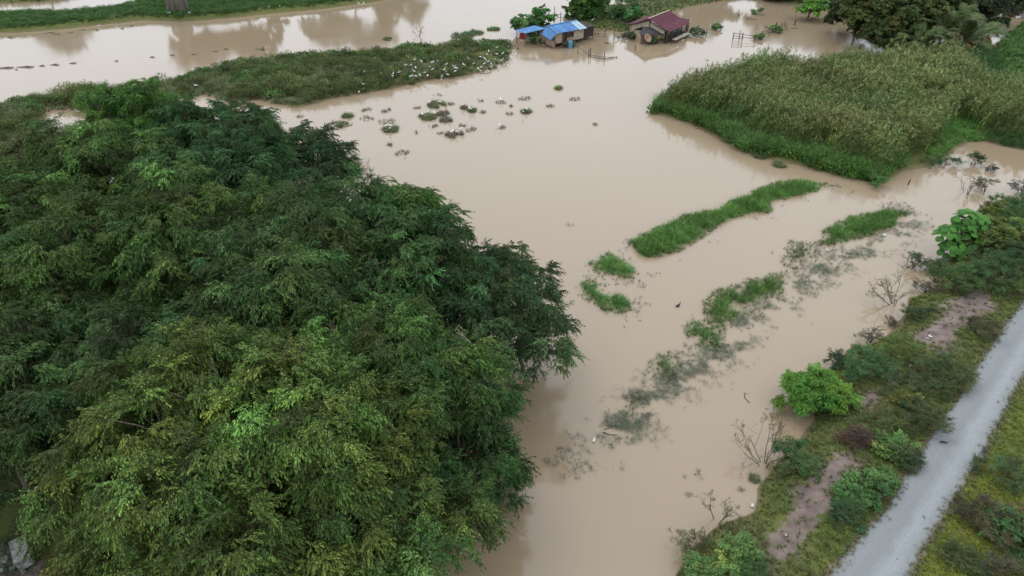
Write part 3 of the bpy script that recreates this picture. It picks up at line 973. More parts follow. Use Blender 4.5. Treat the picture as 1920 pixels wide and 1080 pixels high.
shrub(1527, 742, 1.8, 2.2, 'bright green round mango-like shrub at the water edge with lilac litter below', (0.075, 0.17, 0.026), 101, key='mango', sc=0.6, per=10, lobes=17, td=2.8)
shrub(1622, 705, 1.6, 1.7, 'mid-green dense shrub right behind the bright round one', (0.05, 0.115, 0.035), 102, lobes=12)
shrub(1685, 672, 1.25, 1.5, 'yellowish shrub left of the bare soil slope', (0.085, 0.13, 0.03), 103)
shrub(1570, 690, 1.0, 1.0, 'low dark shrub in the water between bright shrub and twiggy bush', (0.045, 0.085, 0.035), 104, z=0.1)
shrub(1765, 715, 1.7, 1.2, 'olive low shrub beside the track under the bare slope', (0.06, 0.095, 0.032), 105, lobes=12)
shrub(1715, 735, 1.3, 0.9, 'low dull shrub between two bare soil patches', (0.06, 0.09, 0.035), 106)
shrub(1842, 628, 1.1, 0.9, 'brown-tinged shrub at the lower corner of the bare slope beside the track', (0.08, 0.075, 0.035), 107)
shrub(1735, 800, 1.5, 1.0, 'dark olive shrub against the left track edge mid-way', (0.055, 0.08, 0.03), 108, lobes=12)
shrub(1655, 800, 1.3, 0.8, 'low yellow-tipped shrub below the small bare patch', (0.085, 0.11, 0.03), 109)
shrub(1695, 760, 0.8, 0.8, 'small yellow-flowered shrub above the dark olive one', (0.15, 0.16, 0.035), 110, lobes=6)
shrub(1605, 830, 0.75, 0.6, 'reddish-brown low shrub at the top of the large bare patch', (0.085, 0.055, 0.04), 111)
shrub(1672, 850, .85, 0.8, 'broad-leaved pale green shrub right of the reddish one', (0.08, 0.15, 0.04), 112, key='broad', sc=0.5)
shrub(1690, 872, 0.75, 0.8, 'dark shrub touching the track right of the large bare patch', (0.05, 0.075, 0.03), 113)
shrub(1608, 940, 1.05, 0.8, 'leafy green shrub at the right side of the large bare patch', (0.055, 0.12, 0.035), 114, key='broad', sc=0.45, lobes=10)
shrub(1642, 908, .75, 0.7, 'green creeper-covered shrub above the leafy one', (0.06, 0.12, 0.035), 115, key='broad', sc=0.45)
shrub(1580, 975, 0.8, 0.6, 'small dark shrub below the leafy one', (0.045, 0.085, 0.03), 116)
shrub(1478, 845, 0.6, 1.2, 'narrow drooping shrub next to the largest bare twiggy bush', (0.06, 0.12, 0.04), 117, key='mango', sc=0.4, lobes=6)
shrub(1502, 880, 0.65, 0.9, 'green shrub left of the large bare patch', (0.06, 0.12, 0.035), 118)
shrub(1385, 1050, .8, .7, 'pale green leafy shrub at the bottom shore', (0.085, 0.15, 0.04), 119, key='broad', sc=0.5, lobes=12)
shrub(1322, 1068, .65, .5, 'pale green shrub at the very edge of the bottom shore', (0.08, 0.14, 0.04), 120, key='broad', sc=0.45)
shrub(1415, 1085, 0.8, 0.6, 'bottom-edge green shrub at the foot of the bare patch', (0.06, 0.12, 0.035), 121)
shrub(1290, 1030, 0.7, 1.2, 'sparse feathery shrub leaning over the bottom water edge', (0.10, 0.12, 0.05), 122, z=0.0, per=4, lobes=6)
shrub(1880, 905, 1.4, 1.0, 'dark shrub right of the track near the frame edge', (0.05, 0.085, 0.03), 123, group='shrubs beyond the track')
shrub(1850, 985, 1.6, 1.0, 'brownish bramble shrub right of the track', (0.075, 0.065, 0.035), 124, group='shrubs beyond the track', lobes=12)
shrub(1905, 1010, 1.3, 1.2, 'green creeper shrub in the bottom right corner, upper', (0.055, 0.11, 0.035), 125, group='shrubs beyond the track', key='broad', sc=0.45)
shrub(1800, 1060, 1.0, 0.7, 'olive low shrub at the bottom edge right of the track', (0.06, 0.09, 0.03), 126, group='shrubs beyond the track')
shrub(1880, 1085, 1.4, 0.8, 'dull brown shrub at the bottom right corner', (0.08, 0.075, 0.04), 127, group='shrubs beyond the track')
# thick scrub at the right edge around the round-leaved bush
UK = dict(group='scrub around the round-leaved bush')
shrub(1795, 540, 1.7, 1.6, 'dense green shrub just below the round-leaved bush', (0.05, 0.11, 0.032), 131, lobes=12, **UK)
shrub(1855, 530, 1.8, 1.9, 'dense dark shrub right of the one below the round-leaved bush', (0.045, 0.095, 0.03), 132, lobes=13, **UK)
shrub(1915, 510, 1.9, 2.2, 'dark shrub at the right edge beside the track mouth', (0.042, 0.09, 0.03), 133, lobes=13, **UK)
shrub(1872, 470, 1.8, 2.0, 'yellow-green mixed shrub behind the round-leaved bush', (0.085, 0.125, 0.03), 134, lobes=12, key='broad', sc=0.45, **UK)
shrub(1905, 450, 2.0, 2.0, 'green shrub at the right edge above the dark one', (0.05, 0.115, 0.032), 135, lobes=12, **UK)
shrub(1868, 425, 1.5, 1.6, 'yellow-leaved shrub behind the top of the round-leaved bush', (0.11, 0.14, 0.03), 136, key='broad', sc=0.45, **UK)
shrub(1900, 405, 1.9, 1.5, 'bright green shrub highest at the right edge', (0.055, 0.13, 0.035), 137, **UK)
shrub(1850, 402, 1.2, 1.0, 'brown-red shrub on top of the right edge scrub', (0.11, 0.085, 0.05), 138, lobes=6, **UK)
shrub(1880, 558, 1.0, 1.3, 'round isolated green shrub at the top of the bare slope', (0.06, 0.12, 0.03), 139, lobes=9, **UK)
shrub(1712, 500, 0.9, 0.9, 'small dull shrub standing in water left of the dense ones', (0.06, 0.09, 0.04), 140, z=0.05, per=6, **UK)
shrub(1755, 505, 0.7, 0.6, 'low green tuft joining the water shrub to the bank', (0.055, 0.095, 0.035), 141, z=0.05, **UK)
shrub(1740, 545, 0.9, 0.5, 'low brownish shrub on the wet edge below the water shrub', (0.075, 0.085, 0.045), 142, z=0.2, per=5, **UK)
shrub(1720, 595, 1.0, 0.5, 'low dark green shrub beside the leaning twiggy bush', (0.05, 0.08, 0.03), 143, z=0.3, **UK)
shrub(1845, 358, 0.9, 1.1, 'grey-brown feathery shrub in shallow water above the scrub', (0.10, 0.105, 0.06), 144, z=0, per=5, **UK)
shrub(1912, 362, 1.0, 1.1, 'dark reddish twiggy shrub at the right frame edge in the water', (0.07, 0.06, 0.05), 145, z=0, per=5, **UK)
shrub(1630, 640, 0.7, 0.9, 'bare brownish shrub at the shore above the green shrubs', (0.09, 0.085, 0.05), 146, z=0, per=4, lobes=6)
shrub(1673, 608, 0.4, 0.4, 'tiny brown shrub in the water by the grassy edge', (0.09, 0.08, 0.05), 147, z=0, per=4, lobes=4)
# green bits in the far water
WK = dict(group='bushes standing in the flood', key='broad', sc=0.45, z=0)
shrub(1340, 55, 0.7, 0.8, 'small green bush in the water right of the maroon hut', (0.075, 0.15, 0.04), 151, lobes=5, **WK)
shrub(1420, 27, 0.7, 0.8, 'small green bush in the far water up from the rail fence', (0.07, 0.14, 0.04), 152, lobes=5, **WK)
shrub(1452, 60, 1.0, 0.9, 'green bush growing through the rail fence', (0.07, 0.15, 0.04), 153, lobes=6, **WK)
shrub(1423, 73, 0.5, 0.6, 'tiny bright bush at the fence bend', (0.10, 0.20, 0.04), 154, lobes=4, **WK)
shrub(1307, 66, 1.3, 1.0, 'greyish bush at the right end of the maroon hut', (0.075, 0.115, 0.06), 155, lobes=7, **WK)
shrub(1230, 80, 1.3, 0.8, 'dark green bush against the black-roofed annex', (0.05, 0.095, 0.035), 156, lobes=7, **WK)
shrub(1180, 72, 1.1, 0.8, 'dull green bush at the left corner of the maroon hut', (0.06, 0.09, 0.04), 157, lobes=6, **WK)
shrub(1000, 80, 0.9, 0.6, 'low green bush at the left corner of the blue hut', (0.055, 0.12, 0.035), 158, lobes=6, **WK)
shrub(1770, 310, 1.5, 0.8, 'green grassy bush in shallow water below the reed bed', (0.065, 0.14, 0.04), 159, lobes=8, group='bushes standing in the flood', z=0)
shrub(1824, 308, 0.8, 1.1, 'upright dull bush in shallow water right of the grassy bush', (0.065, 0.10, 0.045), 160, lobes=6, group='bushes standing in the flood', z=0)
shrub(1855, 320, 0.35, 0.4, 'tiny brown bush in shallow water near the right edge', (0.06, 0.055, 0.04), 161, lobes=4, group='bushes standing in the flood', z=0)
shrub(1638, 348, 0.75, 1.0, 'small bright bush hanging at the lower tip of the reed bed', (0.07, 0.17, 0.04), 162, lobes=6, group='bushes standing in the flood', z=0)
shrub(1850, 35, 0.9, 0.9, 'small olive bush in the far right channel', (0.06, 0.09, 0.035), 163, lobes=5, **WK)
shrub(1877, 44, 0.9, 0.6, 'dark low bush in the far right channel', (0.035, 0.065, 0.03), 164, lobes=5, **WK)
shrub(1893, 30, 1.2, 0.5, 'dry brown low bush in the far right channel', (0.09, 0.09, 0.05), 165, lobes=5, **WK)


# ------------------------------------------------------------------ bare twiggy bushes
def bare_bush(px, py, h, spread, n, label, seed, leaves=0, lean=0.0, colm=None):
    r = np.random.RandomState(seed)
    b = G(px, py, 0)
    o = thing('bare_bush', (b[0], b[1], 0), label, 'bush', 'bare twiggy bushes in the water')
    mb = MB()
    tips = []

    def grow(p, d, L, rad, depth):
        e = p + d * L
        m = (p + e) / 2 + r.normal(0, .05, 3) * L
        mb.tube([p, m, e], [rad, rad * .8, rad * .6], 4, False)
        tips.append(e); tips.append(m)
        if depth > 0:
            for _ in range(r.randint(2, 4)):
                dd = d + r.normal(0, .42, 3); dd[2] += 0.1; dd /= np.linalg.norm(dd)
                t = r.uniform(.45, 1)
                grow(p + d * L * t, dd, L * r.uniform(.45, .75), rad * .6, depth - 1)
    for i in range(n):
        a = r.uniform(0, 6.28)
        d = np.array([math.cos(a) * spread + lean, math.sin(a) * spread * .8, 1.0]) * 1.0
        d /= np.linalg.norm(d)
        grow(np.array([math.cos(a), math.sin(a), 0]) * .12 + (0, 0, -0.1), d, h * r.uniform(.4, .6), 0.028, 3)
    mb.build('branches', M_twig, o)
    if leaves:
        T = np.array(tips)[r.randint(0, len(tips), leaves)] + r.normal(0, .05, (leaves, 3))
        T = T[T[:, 2] > 0.15]
        m = len(T)
        scatter('leaves', 'fine', T + np.array([b[0], b[1], 0]), np.stack([r.normal(0, .3, m), r.normal(0, .4, m), r.uniform(0, 6.28, m)], 1),
                r.uniform(.12, .28, m), tints((0.13, 0.14, 0.055), m, .25, .2, r), o, (b[0], b[1], 0))
    return o


bare_bush(1432, 872, 3.0, 0.75, 8, 'largest bare twiggy bush with fanning thin stems at the shore', 201, 110, -0.25)
bare_bush(1675, 572, 2.7, 0.8, 7, 'leaning twiggy bush with a few pale leaves, dark debris at its left tip', 202, 170, -0.45)
bare_bush(688, 338, 2.0, 0.6, 8, 'pale bare bush alone in the water right of the grove', 203, 60)
bare_bush(1812, 362, 2.0, 0.6, 5, 'grey leafless bush in the water near the right edge', 204, 0, -0.35)
bare_bush(784, 68, 1.6, 0.6, 6, 'tiny faint bare bush in the river', 205, 20)
bare_bush(1345, 975, 1.9, 0.45, 3, 'two-stemmed wispy plant at the bottom shore', 206, 50)
bare_bush(1325, 1040, 2.2, 0.5, 3, 'bare leaning stick-like bush over the bottom shore shrubs', 207, 15, -0.7)


# ------------------------------------------------------------------ round-leaved bush: each big leaf its own part
def round_leaf_bush():
    b = G(1788, 478, 0.1); b[2] = 0.0
    o = thing('round_leaved_bush', b, 'bright green bush of big round leaves at the water edge, upper right', 'bush')
    r = np.random.RandomState(5)
    lm = bpy.data.materials.new('round_leaf'); lm.use_nodes = True
    n, l = lm.node_tree.nodes, lm.node_tree.links
    bs = n['Principled BSDF']; bs.inputs['Roughness'].default_value = 0.6; bs.inputs['Specular IOR Level'].default_value = 0.15
    oi = n.new('ShaderNodeObjectInfo'); rp = n.new('ShaderNodeValToRGB')
    rp.color_ramp.elements[0].color = (0.024, 0.075, 0.012, 1); rp.color_ramp.elements[1].color = (0.05, 0.145, 0.018, 1)
    l.new(oi.outputs['Random'], rp.inputs[0]); l.new(rp.outputs[0], bs.inputs['Base Color'])
    shapes = []
    for s in range(3):
        mb = MB()
        m = 12
        vs = [(0.12, 0, 0.02)]
        for k in range(m):
            a = 2 * math.pi * k / m
            rr = 1 - 0.28 * math.exp(-((a - math.pi) / 0.35) ** 2) + 0.12 * math.exp(-(min(a, 2 * math.pi - a) / 0.3) ** 2)
            vs.append((0.5 * rr * math.cos(a) + .1, 0.5 * rr * math.sin(a), -0.10 * rr * rr + 0.03 * math.sin(3 * a + s)))
        mb.add(vs, [(0, 1 + k, 1 + (k + 1) % m) for k in range(m)])
        mb.tube([(-.25, 0, -.02), (-.6, 0, -.35)], [0.012, 0.016], 4, False)
        ob = mb.build('leaf', lm, o, smooth=True)
        shapes.append(ob)
    k = 0
    cen = [(0, 0, 2.0), (-1.1, -.2, 1.7), (1.0, .3, 2.5), (-.7, -.7, .9), (.5, -.6, 1.4), (0.1, .3, 2.7)]
    while k < 230:
        cc = cen[k % 6]
        d = r.normal(size=3); d /= np.linalg.norm(d)
        if d[2] < -0.3: continue
        p = np.array(cc) + d * 0.82 * r.uniform(.85, 1.1)
        if k < 3: ob = shapes[k]
        else:
            ob = shapes[k % 3].copy(); COL.objects.link(ob); ob.parent = o
        ob.location = p
        s = r.uniform(.34, .60)
        ob.scale = (s, s, s)
        nrm = Vector((d[0] * .8, d[1] * .8 - .25, 0.75 + .4 * d[2])).normalized()
        q = nrm.to_track_quat('Z', 'X')
        ob.rotation_euler = (q @ Euler((0, 0, r.uniform(0, 6.28))).to_quaternion()).to_euler()
        k += 1
    mb = MB()
    for i, cc in enumerate(cen):
        mb.tube([(0, 0, -.3), (cc[0] * .5, cc[1] * .5, cc[2] * .55), cc], [0.07, .05, .03], 6)
        for _ in range(6):
            d = r.normal(size=3); d /= np.linalg.norm(d)
            mb.tube([cc, np.array(cc) + d * .6], [0.02, .012], 4, False)
    mb.build('stems', M_bark, o)


round_leaf_bush()


# ------------------------------------------------------------------ ground plants that nobody could count
def in_poly(pg, dens, r, inset=0.0, cap=60000):
    lo, hi = pg.min(0), pg.max(0)
    n = min(int((hi - lo).prod() * dens), cap)
    P = lo + r.rand(n, 2) * (hi - lo)
    k = inside(P, pg)
    P = P[k]
    if inset:
        P = P[sdist(P, pg) > inset]
    return P


def on_view(P, margin=1.15):
    """drop what is far outside the frame of the photograph (nothing was surveyed there)"""
    d = P[:, 1] * _cp + CAM_H * _sp
    return P[(np.abs(P[:, 0]) / d < 0.7 * margin) & (P[:, 1] > 12)]


def stuff(name, key, P, zoff, s0, s1, tint, label, seed, lean=(0, 0), val=.22, warm=.15, zs=None, tint_noise=None, cat=None):
    r = np.random.RandomState(seed)
    n = len(P)
    z = np.maximum(height(P), -0.05) + zoff
    S = r.uniform(s0, s1, n)
    S3 = np.stack([S, S, S * (zs if zs is not None else 1)], 1)
    rot = np.stack([r.normal(lean[0], .12, n), r.normal(lean[1], .12, n), r.uniform(0, 6.28, n)], 1)
    T = tints(tint, n, val, warm, r)
    if tint_noise is not None:
        w = np.clip(vnoise(P, tint_noise[1], seed) * 1.6 * .5 + .5, 0, 1)[:, None]
        T = T * (1 - w) + T * w * (np.array(tint_noise[0]) / np.array(tint))
    o = scatter(name, key, np.column_stack([P, z]), rot, S3, T)
    if label: o['label'] = label
    o['category'] = cat or 'plants'
    return o


r0 = np.random.RandomState(11)
# grass strips standing in the flood
for i, (pts, lab, dens, tn, low) in enumerate(STRIPS):
    pg = poly(pts)
    P = in_poly(pg + (pg - pg.mean(0)) * .04, dens * 5, r0)
    P = P[sdist(P, pg) + vnoise(P, 1.5, 240 + i) * 0.8 > (.12 if i < 4 else -.15)]
    k = vnoise(P, 1.3, 40 + i) > (-0.42 if dens > 8 else -0.6)
    P = P[k]
    r = np.random.RandomState(300 + i)
    n = len(P)
    az = r.normal(0.2, 0.9, n)
    edge = np.clip(sdist(P, pg) / 0.9, 0.5, 1) * (1 + .35 * vnoise(P, 1.1, 95 + i))
    S = r.uniform(.45, .95, n) * low * edge
    rot = np.stack([r.normal(0, .15, n), r.normal(.55, .2, n), az], 1)
    T = tints(tn, n, .3, .2, r) * np.exp(.45 * vnoise(P, 1.4, 55 + i))[:, None]
    mud_ = np.clip(1 - sdist(P, pg) / .7, 0, 1)[:, None] * (r.rand(n, 1) < .6)
    T = T * (1 - mud_ * .7) + np.array((0.13, 0.13, 0.07)) * mud_ * .7
    o = scatter('grass_patch', 'grass', np.column_stack([P, np.full(len(P), -.05)]), rot, S, T)
    tag(o, lab, 'grass', 'grass patches in the flood', 'stuff')
    # wisps drowned around the patch
    c = pg.mean(0)
    Q = c + (pg[r.randint(0, len(pg), 190)] - c) * r.uniform(.85, 1.22, (190, 1)) + r.normal(0, .35, (190, 2)) + np.array([.3, -.4])
    Q = Q[(vnoise(Q, 1.0, 60 + i) > .05)]
    m = len(Q)
    o2 = scatter('drowned_grass', 'grass', np.column_stack([Q, np.full(m, -.03)]), np.stack([r.normal(0, .5, m), r.normal(.9, .4, m), r.uniform(0, 6.28, m)], 1),
                 r.uniform(.14, .34, m), tints((0.15, 0.165, 0.12), m, .2, .1, r))
    tag(o2, 'thin drowned wisps around the ' + lab.split(' ', 1)[1] if not lab.startswith('thin') else 'faint drowned wisps round the thin greyish patch', 'grass', 'drowned wisps around the grass patches', 'stuff')

# the drowned line of weed that joins the lower patches
WL = np.array([G(x, y, 0)[:2] for x, y in [(1722, 398), (1690, 440), (1620, 470), (1560, 495), (1510, 530), (1470, 565), (1410, 600), (1375, 640), (1320, 680), (1275, 715), (1215, 745), (1190, 790), (1150, 815), (1120, 830)]])
rw = np.random.RandomState(77)
q_ = rw.rand(15000) * (len(WL) - 1); k_ = q_.astype(int)
P = WL[k_] + (WL[k_ + 1] - WL[k_]) * (q_ - k_)[:, None] + rw.normal(0, .75, (15000, 2))
P = P[(vnoise(P, 1.1, 301) + .5 * vnoise(P, .4, 302) > .02)]
m = len(P)
o = scatter('drowned_weed_line', 'grass', np.column_stack([P, np.full(m, -.10)]), np.stack([rw.normal(0, .45, m), rw.normal(.5, .4, m), rw.uniform(0, 6.28, m)], 1),
            rw.uniform(.14, .36, m), tints((0.15, 0.18, 0.12), m, .22, .1, rw))
tag(o, 'long broken line of grey-green weed joining the lower grass patches', 'weed', 'drowned weed', 'stuff')

# submerged weed mats
for (pts, lab, n, sd) in (
        ([(1015, 860), (1040, 835), (1085, 845), (1115, 880), (1085, 900), (1050, 895)], 'blue-grey drowned weed next to the low overhanging tree', 420, 1),
        ([(1200, 790), (1225, 765), (1245, 790), (1225, 808)], 'faint drowned weed right of the floating dark stick', 110, 2),
        ([(1105, 812), (1125, 808), (1145, 822), (1185, 815), (1180, 835), (1110, 835)], 'greenish drowned weed below the floating dark stick', 190, 3),
        ([(1120, 800), (1140, 780), (1175, 770), (1200, 780), (1170, 805)], 'brown drowned weed around the floating dark stick', 300, 4),
        ([(1270, 690), (1290, 665), (1320, 655), (1315, 680), (1285, 705)], 'grey-brown drowned weed below the horseshoe-shaped patch', 200, 6),
        ([(1360, 600), (1390, 590), (1440, 570), (1440, 600), (1390, 625)], 'scattered drowned weed right of the horseshoe-shaped patch', 110, 7),
        ([(1690, 375), (1640, 385), (1700, 405), (1725, 395)], 'grey drowned weed at the tip of the thick grass patch', 220, 8),
        ([(1545, 350), (1570, 345), (1605, 358), (1590, 368)], 'flattened green weed between grass strip and reed bed', 260, 9),
        ([(1500, 505), (1560, 480), (1600, 470), (1590, 495), (1530, 530), (1490, 535)], 'bluish drowned weed below the thin greyish patch', 260, 10),
        ([(1270, 895), (1310, 880), (1320, 900)], 'single faint drowned weed in the lower water', 16, 11)):
    r = np.random.RandomState(400 + sd)
    pg = poly(pts)
    P = in_poly(pg, 60, r)
    P = P[vnoise(P, .9, 70 + sd) > -.1][:int(n * 1.3)]
    m = len(P)
    o = scatter('drowned_weed', 'grass', np.column_stack([P, np.full(m, -.05)]), np.stack([r.normal(0, .5, m), r.normal(.7, .5, m), r.uniform(0, 6.28, m)], 1),
                r.uniform(.12, .30, m), tints((0.15, 0.17, 0.135), m, .2, .12, r))
    tag(o, lab, 'weed', 'drowned weed', 'stuff')

# reed bed
RB = poly([(1222, 212), (1240, 182), (1300, 165), (1380, 146), (1480, 143), (1600, 140), (1700, 128), (1790, 125), (1830, 170), (1925, 190), (2080, 200), (2100, 280),
           (1925, 270), (1835, 255), (1780, 262), (1730, 300), (1690, 318), (1650, 338), (1600, 322), (1480, 290), (1400, 268), (1350, 245), (1300, 225), (1255, 214)])
P = in_poly(RB, 8.0, r0)
P = P[(vnoise(P, 2.2, 90) > -.3) & ((sdist(P, RB) + vnoise(P, 1.8, 91) * 1.8) > .2)]
rr_ = np.random.RandomState(12)
glade = poly([(1745, 235), (1820, 225), (1835, 262), (1790, 275), (1750, 270)])
P = P[~inside(P, glade)]
FL = poly([(1222, 212), (1255, 218), (1300, 232), (1350, 258), (1395, 285), (1470, 300), (1575, 330), (1640, 342), (1700, 324), (2600, 300), (2600, 900), (1000, 900), (1000, 212)])
P = P[-sdist(P, FL) > 1.6 + 2.6 * vnoise(P, 3.5, 401)]
n = len(P)
hf = np.clip(sdist(P, RB) / 2.0, .3, 1) * (1 + .22 * vnoise(P, 5, 8) + .22 * vnoise(P, 1.5, 18))
S = rr_.uniform(2.3, 3.3, n) * hf
w = np.clip(vnoise(P, 6, 77) * .9 + .5, 0, 1)[:, None]
T = tints((1, 1, 1), n, .32, .2, rr_) * np.exp(.5 * vnoise(P, 1.6, 92) + .3 * vnoise(P, 6, 93))[:, None] * (np.array((0.072, 0.145, 0.036)) * (1 - w) + np.array((0.120, 0.150, 0.044)) * w)
o = scatter('reed_bed', 'reed', np.column_stack([P, np.maximum(height(P), 0) - .05]), np.stack([rr_.normal(0, .06, n), rr_.normal(.06, .08, n), rr_.normal(0, .5, n)], 1), S, T)
tag(o, 'tall reed bed with brown seed plumes leaning right, on the peninsula', 'reeds', None, 'stuff')
# bright creepers and grass along the front of the reeds
FRONT = poly([(1220, 215), (1240, 190), (1330, 200), (1420, 225), (1560, 240), (1640, 262), (1700, 300), (1640, 345), (1575, 330), (1470, 298), (1395, 288), (1350, 262), (1300, 236), (1255, 220)])
P = in_poly(FRONT, 7, r0)
d = -sdist(P, poly([(1222, 212), (1255, 218), (1300, 232), (1350, 258), (1395, 285), (1470, 300), (1575, 330), (1640, 342), (1700, 324), (2600, 300), (2600, 900), (1000, 900), (1000, 212)]))
P = P[(d < 3.8 + 3 * vnoise(P, 4, 5)) & (d > .1 + .9 * vnoise(P, 1.6, 305)) & (vnoise(P, 2, 6) > -.3)]
stuff('creeper', 'creeper', P[vnoise(P, 1.7, 96) > -.35], 0.0, .3, 1.0, (0.075, 0.155, 0.030), 'bright green creepers along the water side of the reed bed', 13, zs=1.5, cat='creeper')
P = in_poly(FRONT, 18, r0)
d = -sdist(P, poly([(1222, 212), (1255, 218), (1300, 232), (1350, 258), (1395, 285), (1470, 300), (1575, 330), (1640, 342), (1700, 324), (2600, 300), (2600, 900), (1000, 900), (1000, 212)]))
P = P[(d < 6.5 + 2.5 * vnoise(P, 3, 402)) & (d > .2 + 1.0 * vnoise(P, 2.0, 306))]
stuff('tall_grass', 'grass', P[vnoise(P, 1.5, 97) > -.3], 0.0, .6, 1.6, (0.075, 0.140, 0.035), 'tall green grass at the foot of the reed bed', 14, cat='grass')
P = in_poly(poly([(1745, 240), (1820, 222), (1850, 262), (1795, 272), (1762, 300), (1730, 295)]), 14, r0)
stuff('glade_grass', 'grass', P, 0, .4, .8, (0.08, 0.19, 0.035), 'bright short grass glade inside the reed bed by the channel', 15, cat='grass')
P = in_poly(poly([(1825, 262), (1925, 240), (2050, 250), (2050, 290), (1925, 281), (1880, 272)]), 6, r0)
stuff('edge_scrub', 'cushion', P, 0, .4, .8, (0.05, 0.11, 0.03), 'dark green scrub edge above the right channel', 16, cat='scrub')
# bright field right of the palms
FD = poly([(1855, 100), (1880, 72), (1925, 38), (2050, -15), (2300, -40), (2300, 190), (1925, 195), (1840, 175), (1800, 130)])
P = on_view(in_poly(FD, 9, r0))
stuff('field_grass', 'turf', P, 0, .35, .7, (0.05, 0.125, 0.025), 'vivid green grass field in the upper right corner', 17, cat='grass', tint_noise=((0.07, 0.15, 0.03), 5))
P = in_poly(poly([(1700, 110), (1790, 95), (1860, 110), (1870, 160), (1790, 200), (1720, 150)]), 2.2, r0)
stuff('palm_scrub', 'cushion', P, .6, .5, 1.1, (0.055, 0.12, 0.035), 'mixed green scrub at the foot of the feather palms', 18, cat='scrub', zs=1.6)

# scrub island across the upper left
SI = LAND['scrub'][0]
P = on_view(in_poly(SI, 5.0, r0, 0.0))
P = P[(vnoise(P, 2.4, 21) > -.32 + .5 * (P[:, 0] > TIPX)) & (height(P) > .0)]
PB = on_view(in_poly(SI, 2.4, r0, 0.3))
PB = PB[(vnoise(PB, 2.2, 121) > .15) & (height(PB) > .08) & (PB[:, 0] < TIPX)]
stuff('island_bushes', 'cushion', PB, .1, .5, 1.15, (0.095, 0.122, 0.040), 'taller bushy clumps rising from the long scrub island', 119, cat='scrub', zs=1.35, val=.35)
PB = on_view(in_poly(SI, 1.2, r0, 0.2))
PB = PB[(vnoise(PB, 1.8, 122) > .2) & (height(PB) > .0)]
stuff('island_twigs', 'fine', PB, .5, .5, .9, (0.085, 0.085, 0.05), 'thin brownish twigs standing above the long scrub island', 120, cat='scrub', lean=(0, -.7))
stuff('scrub', 'cushion', P, -0.05, .30, .75, (0.100, 0.135, 0.045), 'olive low scrub covering the long island across the upper left', 19, cat='scrub', zs=1.25, val=.3,
      tint_noise=((0.14, 0.14, 0.065), 5))
P = on_view(in_poly(SI, 1.0, r0, 0.6))
P = P[(vnoise(P, 4, 23) > .0) & (height(P) > .02)]
stuff('scrub_green', 'creeper', P, .25, .4, .8, (0.075, 0.135, 0.038), 'brighter green clumps within the island scrub', 20, cat='scrub', zs=1.3)
P = on_view(in_poly(SI, 9, r0, -0.0))
P = P[vnoise(P, 1.6, 24) > -.2]
stuff('island_grass', 'grass', P, 0, .35, .9, (0.12, 0.145, 0.06), 'dull grass fringing the long scrub island', 21, cat='grass')
P = in_poly(poly([(0, 240), (0, 320), (110, 320), (180, 260), (165, 240), (95, 228), (40, 232)]), 1.0, r0)
stuff('thicket', 'cushion', P, .2, .6, 1.0, (0.085, 0.115, 0.038), 'olive thicket behind the grove at the left edge', 22, cat='scrub', zs=1.5)

# far bank upper left
FB = LAND['far_left'][0]
P = on_view(in_poly(FB, 3.2, r0, 1.3))
stuff('bank_scrub', 'cushion', P, -.05, .4, .9, (0.06, 0.12, 0.033), 'low green growth along the far river bank', 23, cat='scrub', tint_noise=((0.065, 0.145, 0.035), 7))
P = on_view(in_poly(FB, 5, r0, .9))
stuff('bank_grass', 'turf', P, 0, .3, .6, (0.06, 0.135, 0.035), 'grass on the far river bank', 24, cat='grass')
P = on_view(in_poly(LAND['far_left_back'][0], 3, r0, .3))
stuff('back_bank_grass', 'turf', P, 0, .5, .9, (0.055, 0.13, 0.035), 'green bank at the top left corner', 25, cat='grass')
# grass bank behind the huts
P = on_view(in_poly(LAND['hut_bank'][0], 7, r0, .2))
stuff('hut_grass', 'turf', P, 0, .25, .55, (0.07, 0.115, 0.035), 'rough grass bank behind the two huts', 26, cat='grass', tint_noise=((0.10, 0.11, 0.05), 4))
P = in_poly(poly([(1150, 5), (1240, 5), (1330, -2), (1380, -10), (1300, -20), (1180, -15)]), 4, r0)
stuff('hut_bank_green', 'turf', P, 0, .5, .9, (0.06, 0.15, 0.035), 'greener grass at the top edge above the maroon hut', 27, cat='grass')
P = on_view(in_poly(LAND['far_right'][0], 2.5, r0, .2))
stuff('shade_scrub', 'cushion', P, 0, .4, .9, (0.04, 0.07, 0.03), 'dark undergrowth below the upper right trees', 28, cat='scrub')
# grove floor
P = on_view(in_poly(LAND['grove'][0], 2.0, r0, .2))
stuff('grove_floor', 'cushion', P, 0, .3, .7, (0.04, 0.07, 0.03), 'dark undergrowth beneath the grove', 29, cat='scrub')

# right bank cover
RBK = LAND['right'][0]
P = on_view(in_poly(RBK, 55, r0, 0.05, 1500000))
P = P[P[:, 1] < 75]
free = np.ones(len(P), bool)
jn = vnoise(P, 1.0, 31) * .4 + (r0.rand(len(P)) < .10) * .8
for pg in BARE + [TRACK]:
    free &= sdist(P, pg) < (-.05 + (jn + .4 if pg is not TRACK else np.minimum(jn, .25) * .5))
P = P[free]
side = (P[:, 0] - np.interp(P[:, 1], qr[::-1, 1] if qr[0, 1] > qr[-1, 1] else qr[:, 1], qr[::-1, 0] if qr[0, 1] > qr[-1, 1] else qr[:, 0])) > -.3
Pl, Pr = P[~side], P[side]
stuff('verge_grass', 'turf', Pl, -.03, .12, .30, (0.10, 0.14, 0.028), 'uneven grass on the bank between flood and track', 30, cat='grass', tint_noise=((0.115, 0.115, 0.05), 2.2))
stuff('lawn_grass', 'turf', Pr, -.03, .12, .26, (0.175, 0.20, 0.026), 'yellow-green mown grass right of the track', 32, cat='grass', tint_noise=((0.115, 0.155, 0.025), 2.5))
